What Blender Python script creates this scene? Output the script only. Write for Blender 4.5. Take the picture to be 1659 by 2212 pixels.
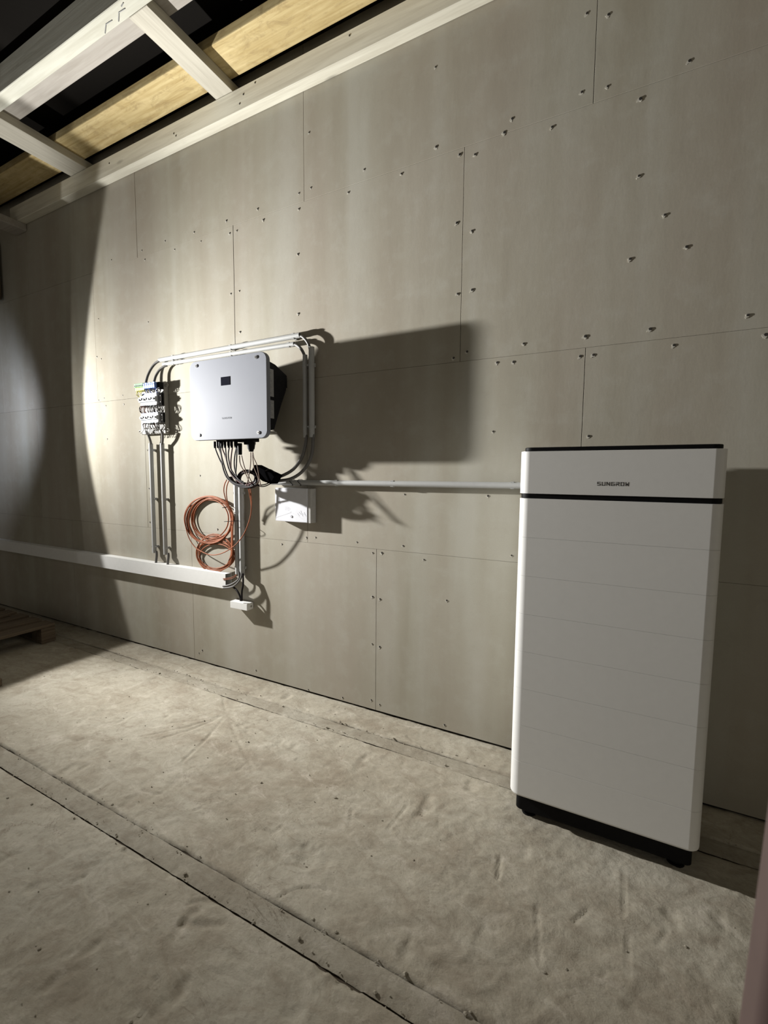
import bpy, bmesh, math, random
import numpy as np
from mathutils import Vector, Matrix

for o in list(bpy.data.objects):
    bpy.data.objects.remove(o, do_unlink=True)
scene = bpy.context.scene
COL = scene.collection
R = math.radians
random.seed(7)

# ------------------------------------------------------------------ camera
cam = bpy.data.cameras.new('camera')
cam.sensor_fit = 'VERTICAL'
cam.sensor_height = 24.0
cam.sensor_width = 18.0
cam.lens = 967.5 / 2212 * 24.0
cam.clip_start = 0.02
camo = bpy.data.objects.new('camera', cam)
COL.objects.link(camo)
yaw, pitch, roll = R(27.43), R(-4.77), R(0.49)
fw = Vector((-math.sin(yaw) * math.cos(pitch), math.cos(yaw) * math.cos(pitch), math.sin(pitch)))
rt0 = fw.cross(Vector((0, 0, 1))).normalized()
up0 = rt0.cross(fw)
rt = rt0 * math.cos(roll) + up0 * math.sin(roll)
up = up0 * math.cos(roll) - rt0 * math.sin(roll)
camo.matrix_world = Matrix(((rt.x, up.x, -fw.x, 0), (rt.y, up.y, -fw.y, -2.15), (rt.z, up.z, -fw.z, 1.346), (0, 0, 0, 1)))
cam.dof.use_dof = True
cam.dof.focus_distance = 2.7
cam.dof.aperture_fstop = 3.0
scene.camera = camo

# ------------------------------------------------------------------ world, light, exposure
world = bpy.data.worlds.new('world')
scene.world = world
world.use_nodes = True
wb = world.node_tree.nodes['Background']
wb.inputs['Color'].default_value = (1.0, 0.93, 0.82, 1)
wb.inputs['Strength'].default_value = 0.22
LAMP_POS = Vector((-4.10, -0.79, 1.84))
LAMP_AXIS = Vector((math.cos(R(6)), math.sin(R(6)), 0.0))
LAMP_POWER = 108.0
LAMP_COLOR = (1.0, 0.985, 0.95)
LAMP_HALF = 68.6
RIM_POWER = 18.0          # bare panel edge seen past the reflector rim, almost a half space
FLARE_FILL_POWER = 60.0          # added cool spot imitating the lens-flare glow at the left edge
# reflector lobe in tangent space of the lamp: base level, peak, centre and width sideways, centre and width up-down
LOBE = dict(base=1.05, peak=11.8, a0=0.085, wa=0.33, e0=0.0, we=0.72)
scene.view_settings.view_transform = 'Standard'
scene.view_settings.look = 'None'
scene.view_settings.gamma = 1.0
scene.view_settings.use_curve_mapping = False
scene.view_settings.exposure = 0.0
PV = [[(-2.201,-0.165,1.524),(-2.199,-0.167,1.503),(-2.192,-0.169,1.483),(-2.161,-0.171,1.43),(-2.139,-0.173,1.399),(-2.119,-0.175,1.353),(-2.086,-0.177,1.31),(-2.03,-0.179,1.277),(-1.975,-0.181,1.264),(-1.905,-0.183,1.267),(-1.855,-0.185,1.286)],
[(-2.175,-0.165,1.523),(-2.172,-0.167,1.503),(-2.153,-0.169,1.462),(-2.14,-0.172,1.416),(-2.131,-0.174,1.376),(-2.102,-0.176,1.324),(-2.054,-0.178,1.293),(-1.994,-0.181,1.275),(-1.917,-0.183,1.27),(-1.859,-0.185,1.294)],
[(-2.156,-0.165,1.523),(-2.156,-0.168,1.5),(-2.146,-0.171,1.456),(-2.13,-0.174,1.416),(-2.105,-0.176,1.359),(-2.072,-0.179,1.313),(-2.011,-0.182,1.283),(-1.933,-0.185,1.276)],
[(-2.14,-0.165,1.522),(-2.139,-0.168,1.493),(-2.117,-0.17,1.456),(-2.1,-0.172,1.416),(-2.082,-0.175,1.376),(-2.054,-0.177,1.333),(-1.998,-0.18,1.297),(-1.935,-0.182,1.281),(-1.873,-0.185,1.293)],
[(-2.115,-0.165,1.522),(-2.113,-0.168,1.501),(-2.105,-0.172,1.453),(-2.093,-0.175,1.404),(-2.07,-0.178,1.359),(-2.026,-0.182,1.319),(-1.97,-0.185,1.292)],
[(-2.085,-0.165,1.521),(-2.083,-0.168,1.501),(-2.088,-0.171,1.461),(-2.079,-0.174,1.415),(-2.065,-0.176,1.376),(-2.036,-0.179,1.342),(-1.995,-0.182,1.311),(-1.948,-0.185,1.29)],
[(-2.06,-0.165,1.52),(-2.057,-0.168,1.5),(-2.063,-0.171,1.455),(-2.066,-0.174,1.404),(-2.058,-0.176,1.353),(-2.021,-0.179,1.319),(-1.973,-0.182,1.286),(-1.911,-0.185,1.276)],
[(-2.029,-0.165,1.52),(-2.024,-0.168,1.505),(-2.033,-0.172,1.455),(-2.037,-0.175,1.404),(-2.025,-0.178,1.353),(-2.003,-0.182,1.319),(-1.963,-0.185,1.295)],
[(-2.021,-0.165,1.519),(-2.019,-0.168,1.505),(-2.018,-0.172,1.454),(-2.02,-0.175,1.39),(-2.022,-0.178,1.342),(-1.996,-0.182,1.306),(-1.948,-0.185,1.281)]]
COMM = [[(-2.002,-0.165,1.452),(-1.994,-0.169,1.404),(-1.965,-0.173,1.365),(-1.936,-0.177,1.331),(-1.918,-0.181,1.301),(-1.896,-0.185,1.276)],
[(-1.986,-0.165,1.452),(-1.968,-0.169,1.404),(-1.95,-0.173,1.37),(-1.925,-0.177,1.337),(-1.899,-0.181,1.304),(-1.874,-0.185,1.288)]]
EARTH = [[(-1.913,-0.165,1.47),(-1.908,-0.172,1.415),(-1.91,-0.18,1.359),(-1.912,-0.193,1.304),(-1.913,-0.205,1.274)],
[(-1.898,-0.165,1.47),(-1.884,-0.171,1.436),(-1.857,-0.177,1.398),(-1.836,-0.185,1.349),(-1.819,-0.195,1.305),(-1.803,-0.205,1.274)],
[(-1.9,-0.165,1.468),(-1.893,-0.171,1.439),(-1.877,-0.177,1.381),(-1.847,-0.185,1.338),(-1.828,-0.195,1.305),(-1.833,-0.205,1.283)]]
ARCS = [[(-2.095,-0.15,1.32),(-2.068,-0.15,1.29),(-2.029,-0.15,1.274),(-1.975,-0.15,1.264),(-1.922,-0.15,1.268),(-1.888,-0.15,1.283),(-1.869,-0.15,1.309)],
[(-2.086,-0.155,1.319),(-2.06,-0.155,1.29),(-2.021,-0.155,1.274),(-1.971,-0.155,1.264),(-1.918,-0.155,1.268),(-1.886,-0.155,1.283),(-1.867,-0.155,1.308)],
[(-2.074,-0.172,1.324),(-2.047,-0.172,1.294),(-2.009,-0.172,1.277),(-1.953,-0.172,1.268),(-1.901,-0.172,1.272),(-1.866,-0.172,1.287),(-1.848,-0.172,1.312)],
[(-2.102,-0.149,1.321),(-2.075,-0.149,1.292),(-2.036,-0.149,1.275),(-1.977,-0.149,1.265),(-1.924,-0.149,1.269),(-1.887,-0.149,1.285),(-1.868,-0.149,1.31)],
[(-2.076,-0.158,1.32),(-2.05,-0.158,1.291),(-2.011,-0.158,1.274),(-1.967,-0.158,1.264),(-1.914,-0.158,1.268),(-1.885,-0.158,1.284),(-1.866,-0.158,1.309)],
[(-2.11,-0.143,1.324),(-2.083,-0.143,1.294),(-2.044,-0.143,1.276),(-1.982,-0.143,1.267),(-1.929,-0.143,1.271),(-1.891,-0.143,1.287),(-1.872,-0.143,1.313)],
[(-2.076,-0.162,1.325),(-2.05,-0.162,1.295),(-2.011,-0.162,1.277),(-1.964,-0.162,1.268),(-1.911,-0.162,1.272),(-1.88,-0.162,1.288),(-1.861,-0.162,1.313)]]
SLACK = [[(-1.913,-0.121,1.299),(-1.914,-0.125,1.29),(-1.919,-0.129,1.282),(-1.926,-0.132,1.276),(-1.935,-0.136,1.271),(-1.946,-0.14,1.268),(-1.958,-0.143,1.268),(-1.97,-0.147,1.269),(-1.982,-0.15,1.273),(-1.991,-0.154,1.278),(-1.999,-0.158,1.286),(-2.004,-0.162,1.294),(-2.006,-0.165,1.303),(-2.004,-0.169,1.313),(-1.999,-0.172,1.323),(-1.996,-0.171,1.331),(-1.99,-0.169,1.339),(-1.981,-0.167,1.346),(-1.97,-0.165,1.351),(-1.957,-0.163,1.353),(-1.944,-0.161,1.354),(-1.93,-0.159,1.352),(-1.917,-0.157,1.349),(-1.906,-0.155,1.343),(-1.897,-0.153,1.336),(-1.891,-0.151,1.328),(-1.887,-0.149,1.319),(-1.887,-0.147,1.309),(-1.89,-0.145,1.3)],
[(-1.902,-0.136,1.324),(-1.902,-0.138,1.316),(-1.905,-0.14,1.309),(-1.912,-0.142,1.302),(-1.922,-0.144,1.296),(-1.934,-0.146,1.292),(-1.948,-0.148,1.289),(-1.962,-0.15,1.287),(-1.977,-0.152,1.288),(-1.991,-0.154,1.29),(-2.003,-0.155,1.294),(-2.013,-0.158,1.299),(-2.02,-0.159,1.305),(-2.024,-0.161,1.312),(-2.024,-0.163,1.32),(-2.023,-0.162,1.327),(-2.019,-0.161,1.335),(-2.012,-0.159,1.342),(-2.001,-0.158,1.347),(-1.988,-0.157,1.352),(-1.974,-0.155,1.355),(-1.959,-0.154,1.356),(-1.944,-0.153,1.356),(-1.929,-0.151,1.353),(-1.917,-0.15,1.35),(-1.906,-0.149,1.345),(-1.899,-0.148,1.339),(-1.894,-0.146,1.331),(-1.894,-0.145,1.324)],
[(-1.887,-0.15,1.32),(-1.886,-0.151,1.311),(-1.889,-0.152,1.301),(-1.894,-0.153,1.292),(-1.901,-0.154,1.284),(-1.911,-0.155,1.278),(-1.923,-0.156,1.273),(-1.935,-0.157,1.27),(-1.949,-0.158,1.27),(-1.962,-0.158,1.271),(-1.973,-0.159,1.275),(-1.984,-0.16,1.28),(-1.992,-0.161,1.288),(-1.997,-0.162,1.296),(-1.999,-0.163,1.306),(-2.001,-0.162,1.315),(-1.999,-0.16,1.325),(-1.994,-0.159,1.334),(-1.986,-0.158,1.342),(-1.977,-0.157,1.348),(-1.965,-0.155,1.353),(-1.953,-0.154,1.355),(-1.94,-0.153,1.356),(-1.927,-0.151,1.354),(-1.916,-0.15,1.351),(-1.907,-0.149,1.345),(-1.899,-0.148,1.338),(-1.894,-0.146,1.329),(-1.892,-0.145,1.32)],
[(-1.878,-0.157,1.308),(-1.881,-0.157,1.299),(-1.887,-0.158,1.291),(-1.896,-0.159,1.284),(-1.907,-0.16,1.278),(-1.92,-0.16,1.274),(-1.934,-0.161,1.273),(-1.948,-0.162,1.273),(-1.962,-0.162,1.276),(-1.974,-0.163,1.28),(-1.984,-0.164,1.287),(-1.992,-0.165,1.295),(-1.998,-0.165,1.304),(-1.999,-0.166,1.313),(-1.998,-0.167,1.323),(-1.995,-0.165,1.333),(-1.99,-0.164,1.341),(-1.981,-0.162,1.348),(-1.971,-0.161,1.353),(-1.959,-0.159,1.357),(-1.946,-0.157,1.358),(-1.933,-0.156,1.358),(-1.92,-0.154,1.355),(-1.909,-0.153,1.35),(-1.899,-0.151,1.344),(-1.892,-0.15,1.336),(-1.888,-0.148,1.327),(-1.887,-0.146,1.317),(-1.889,-0.145,1.308)],
[(-1.897,-0.124,1.292),(-1.901,-0.127,1.282),(-1.908,-0.129,1.274),(-1.919,-0.131,1.268),(-1.932,-0.134,1.263),(-1.948,-0.136,1.26),(-1.965,-0.138,1.26),(-1.982,-0.141,1.262),(-1.999,-0.143,1.267),(-2.014,-0.145,1.273),(-2.026,-0.148,1.281),(-2.035,-0.15,1.291),(-2.04,-0.153,1.301),(-2.041,-0.155,1.312),(-2.037,-0.157,1.322),(-2.032,-0.156,1.331),(-2.023,-0.156,1.34),(-2.01,-0.155,1.346),(-1.995,-0.154,1.351),(-1.978,-0.153,1.353),(-1.959,-0.152,1.353),(-1.941,-0.151,1.351),(-1.923,-0.15,1.346),(-1.907,-0.149,1.34),(-1.894,-0.148,1.332),(-1.884,-0.148,1.323),(-1.878,-0.147,1.313),(-1.876,-0.146,1.302),(-1.878,-0.145,1.292)],
[(-1.89,-0.151,1.322),(-1.89,-0.151,1.313),(-1.893,-0.151,1.304),(-1.901,-0.151,1.295),(-1.911,-0.151,1.288),(-1.925,-0.151,1.281),(-1.94,-0.151,1.276),(-1.957,-0.151,1.272),(-1.974,-0.151,1.271),(-1.991,-0.151,1.271),(-2.006,-0.151,1.274),(-2.02,-0.152,1.279),(-2.03,-0.152,1.285),(-2.038,-0.152,1.292),(-2.042,-0.152,1.301),(-2.042,-0.151,1.31),(-2.038,-0.151,1.319),(-2.031,-0.15,1.328),(-2.02,-0.15,1.336),(-2.007,-0.149,1.343),(-1.992,-0.149,1.348),(-1.975,-0.148,1.351),(-1.959,-0.148,1.352),(-1.942,-0.147,1.351),(-1.927,-0.147,1.349),(-1.915,-0.146,1.344),(-1.905,-0.146,1.338),(-1.898,-0.145,1.33),(-1.895,-0.145,1.322)],
[(-1.88,-0.158,1.316),(-1.882,-0.158,1.305),(-1.888,-0.159,1.295),(-1.897,-0.159,1.286),(-1.909,-0.16,1.279),(-1.923,-0.16,1.274),(-1.938,-0.16,1.27),(-1.955,-0.161,1.27),(-1.971,-0.161,1.271),(-1.986,-0.161,1.275),(-1.999,-0.162,1.281),(-2.01,-0.162,1.289),(-2.018,-0.163,1.299),(-2.022,-0.163,1.309),(-2.023,-0.163,1.32),(-2.021,-0.162,1.331),(-2.016,-0.161,1.341),(-2.007,-0.159,1.35),(-1.996,-0.158,1.357),(-1.982,-0.157,1.362),(-1.968,-0.155,1.365),(-1.952,-0.154,1.366),(-1.937,-0.153,1.364),(-1.923,-0.151,1.36),(-1.911,-0.15,1.354),(-1.901,-0.149,1.346),(-1.895,-0.148,1.337),(-1.891,-0.146,1.326),(-1.892,-0.145,1.316)],
[(-1.894,-0.146,1.332),(-1.892,-0.147,1.323),(-1.893,-0.148,1.313),(-1.897,-0.149,1.304),(-1.905,-0.149,1.296),(-1.915,-0.15,1.288),(-1.927,-0.151,1.282),(-1.94,-0.152,1.278),(-1.954,-0.153,1.276),(-1.968,-0.154,1.276),(-1.982,-0.155,1.279),(-1.994,-0.156,1.283),(-2.003,-0.157,1.29),(-2.01,-0.157,1.297),(-2.014,-0.158,1.306),(-2.016,-0.157,1.316),(-2.015,-0.156,1.325),(-2.01,-0.155,1.335),(-2.003,-0.154,1.343),(-1.992,-0.153,1.351),(-1.98,-0.153,1.357),(-1.967,-0.152,1.36),(-1.953,-0.151,1.362),(-1.939,-0.15,1.362),(-1.926,-0.149,1.359),(-1.914,-0.148,1.355),(-1.905,-0.147,1.349),(-1.899,-0.146,1.341),(-1.895,-0.145,1.332)],
[(-1.883,-0.135,1.315),(-1.883,-0.137,1.305),(-1.886,-0.138,1.296),(-1.893,-0.14,1.286),(-1.903,-0.142,1.278),(-1.917,-0.144,1.272),(-1.931,-0.145,1.267),(-1.948,-0.147,1.265),(-1.964,-0.149,1.265),(-1.98,-0.151,1.267),(-1.994,-0.153,1.271),(-2.005,-0.154,1.277),(-2.014,-0.156,1.285),(-2.019,-0.158,1.295),(-2.02,-0.16,1.305),(-2.02,-0.159,1.315),(-2.016,-0.158,1.325),(-2.008,-0.157,1.334),(-1.996,-0.155,1.342),(-1.982,-0.154,1.349),(-1.967,-0.153,1.353),(-1.95,-0.152,1.355),(-1.933,-0.151,1.355),(-1.917,-0.15,1.353),(-1.902,-0.149,1.349),(-1.89,-0.148,1.342),(-1.881,-0.147,1.335),(-1.876,-0.146,1.325),(-1.874,-0.145,1.316)],
[(-1.911,-0.117,1.326),(-1.908,-0.12,1.318),(-1.909,-0.124,1.31),(-1.913,-0.127,1.303),(-1.92,-0.131,1.296),(-1.93,-0.134,1.29),(-1.941,-0.138,1.286),(-1.954,-0.141,1.283),(-1.967,-0.145,1.281),(-1.98,-0.148,1.282),(-1.991,-0.152,1.284),(-2,-0.156,1.288),(-2.007,-0.159,1.294),(-2.01,-0.163,1.301),(-2.01,-0.166,1.308),(-2.011,-0.165,1.316),(-2.009,-0.163,1.324),(-2.002,-0.162,1.332),(-1.993,-0.16,1.339),(-1.981,-0.159,1.344),(-1.968,-0.157,1.349),(-1.953,-0.156,1.352),(-1.938,-0.154,1.353),(-1.924,-0.153,1.352),(-1.911,-0.151,1.35),(-1.9,-0.149,1.346),(-1.891,-0.148,1.34),(-1.886,-0.146,1.334),(-1.884,-0.145,1.327)],
[(-1.849,-0.171,1.31),(-1.852,-0.171,1.301),(-1.858,-0.172,1.292),(-1.868,-0.172,1.285),(-1.881,-0.172,1.279),(-1.896,-0.173,1.274),(-1.913,-0.173,1.271),(-1.93,-0.173,1.271),(-1.948,-0.174,1.272),(-1.964,-0.174,1.276),(-1.979,-0.174,1.281),(-1.991,-0.175,1.288),(-2,-0.175,1.296),(-2.004,-0.175,1.305),(-2.005,-0.176,1.315),(-2.004,-0.173,1.324),(-2,-0.171,1.333),(-1.991,-0.169,1.34),(-1.98,-0.167,1.346),(-1.966,-0.165,1.351),(-1.951,-0.163,1.353),(-1.935,-0.16,1.353),(-1.919,-0.158,1.352),(-1.905,-0.156,1.348),(-1.892,-0.154,1.343),(-1.882,-0.152,1.336),(-1.875,-0.149,1.327),(-1.873,-0.147,1.319),(-1.873,-0.145,1.309)],
[(-1.885,-0.164,1.319),(-1.89,-0.161,1.312),(-1.898,-0.158,1.304),(-1.909,-0.155,1.297),(-1.922,-0.152,1.292),(-1.937,-0.149,1.287),(-1.954,-0.146,1.285),(-1.972,-0.143,1.284),(-1.989,-0.14,1.285),(-2.006,-0.138,1.287),(-2.021,-0.135,1.292),(-2.034,-0.132,1.298),(-2.045,-0.129,1.305),(-2.052,-0.126,1.312),(-2.056,-0.123,1.321),(-2.052,-0.124,1.329),(-2.045,-0.126,1.337),(-2.035,-0.128,1.343),(-2.022,-0.129,1.349),(-2.008,-0.131,1.353),(-1.992,-0.132,1.356),(-1.976,-0.134,1.356),(-1.96,-0.136,1.355),(-1.945,-0.137,1.352),(-1.931,-0.139,1.348),(-1.92,-0.14,1.342),(-1.911,-0.142,1.335),(-1.905,-0.143,1.327),(-1.903,-0.145,1.319)],
[(-1.896,-0.125,1.299),(-1.9,-0.126,1.291),(-1.908,-0.126,1.284),(-1.919,-0.127,1.279),(-1.932,-0.128,1.275),(-1.948,-0.129,1.273),(-1.965,-0.13,1.274),(-1.982,-0.131,1.276),(-1.998,-0.131,1.28),(-2.014,-0.132,1.286),(-2.026,-0.133,1.293),(-2.036,-0.134,1.301),(-2.042,-0.135,1.31),(-2.044,-0.136,1.319),(-2.042,-0.136,1.328),(-2.036,-0.137,1.336),(-2.026,-0.138,1.343),(-2.014,-0.138,1.348),(-1.998,-0.139,1.352),(-1.981,-0.14,1.354),(-1.963,-0.14,1.353),(-1.944,-0.141,1.351),(-1.927,-0.141,1.347),(-1.911,-0.142,1.341),(-1.897,-0.142,1.333),(-1.887,-0.143,1.325),(-1.88,-0.144,1.317),(-1.876,-0.144,1.308),(-1.877,-0.145,1.299)]]
TAIL = [[(-1.883,-0.16,1.282),(-1.856,-0.15,1.271),(-1.828,-0.14,1.273),(-1.801,-0.13,1.286),(-1.788,-0.12,1.294)],
[(-1.886,-0.16,1.29),(-1.866,-0.147,1.279),(-1.838,-0.133,1.282),(-1.813,-0.12,1.294)],
[(-1.809,-0.16,1.36),(-1.789,-0.15,1.37),(-1.769,-0.14,1.362),(-1.768,-0.13,1.349),(-1.784,-0.12,1.335)]]
GREYR = [[(-1.618,-0.03,1.587),(-1.611,-0.033,1.55),(-1.619,-0.037,1.495),(-1.643,-0.04,1.434),(-1.694,-0.05,1.372),(-1.77,-0.06,1.334),(-1.819,-0.07,1.324)],
[(-1.566,-0.03,1.585),(-1.563,-0.033,1.549),(-1.564,-0.037,1.482),(-1.586,-0.04,1.415),(-1.636,-0.05,1.354),(-1.707,-0.06,1.316),(-1.794,-0.07,1.303)]]
BENDR = [[(-1.683,-0.03,2.137),(-1.643,-0.032,2.132),(-1.615,-0.035,2.113),(-1.593,-0.035,2.087),(-1.583,-0.032,2.06),(-1.579,-0.03,2.037)],
[(-1.719,-0.03,2.093),(-1.686,-0.032,2.09),(-1.657,-0.035,2.074),(-1.635,-0.035,2.051),(-1.62,-0.032,2.02),(-1.616,-0.03,1.994)]]
BENDL = [[(-2.83,-0.03,2.137),(-2.868,-0.035,2.126),(-2.914,-0.04,2.108),(-2.95,-0.045,2.077),(-2.976,-0.05,2.04),(-2.991,-0.055,2.002),(-2.999,-0.06,1.96)],
[(-2.804,-0.03,2.087),(-2.826,-0.035,2.081),(-2.865,-0.04,2.062),(-2.893,-0.045,2.033),(-2.906,-0.05,2.005),(-2.914,-0.055,1.969),(-2.911,-0.06,1.956)]]
DROP = [[(-3.004,-0.06,1.646),(-3.002,-0.052,1.62),(-2.994,-0.045,1.589),(-2.994,-0.037,1.562),(-3.003,-0.03,1.541)],
[(-2.844,-0.06,1.64),(-2.843,-0.052,1.614),(-2.852,-0.045,1.585),(-2.868,-0.037,1.559),(-2.879,-0.03,1.538)]]
STUB = [[(-2.983,-0.03,0.772),(-2.978,-0.032,0.744),(-2.981,-0.033,0.716),(-2.986,-0.035,0.679)],
[(-2.853,-0.03,0.769),(-2.847,-0.032,0.747),(-2.852,-0.033,0.715),(-2.856,-0.035,0.678)]]
TRK = [[(-2.15,-0.045,0.714),(-2.138,-0.051,0.686),(-2.142,-0.057,0.663),(-2.178,-0.06,0.637),(-2.227,-0.06,0.615),(-2.277,-0.06,0.604)],
[(-2.123,-0.045,0.702),(-2.121,-0.051,0.683),(-2.132,-0.057,0.657),(-2.168,-0.06,0.623),(-2.21,-0.06,0.604),(-2.274,-0.06,0.591)],
[(-2.113,-0.045,0.703),(-2.106,-0.051,0.667),(-2.102,-0.057,0.63),(-2.109,-0.06,0.592),(-2.111,-0.06,0.555),(-2.112,-0.06,0.527)],
[(-2.226,-0.045,0.604),(-2.188,-0.051,0.603),(-2.155,-0.057,0.588),(-2.132,-0.06,0.565),(-2.122,-0.06,0.544),(-2.121,-0.06,0.526)]]
ORST = [[(-2.162,-0.04,0.707),(-2.169,-0.044,0.691),(-2.182,-0.048,0.672),(-2.203,-0.052,0.661),(-2.234,-0.056,0.653),(-2.272,-0.06,0.646)],
[(-2.166,-0.04,0.706),(-2.176,-0.044,0.688),(-2.189,-0.048,0.677),(-2.21,-0.052,0.668),(-2.244,-0.056,0.659),(-2.276,-0.06,0.654)]]
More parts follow.
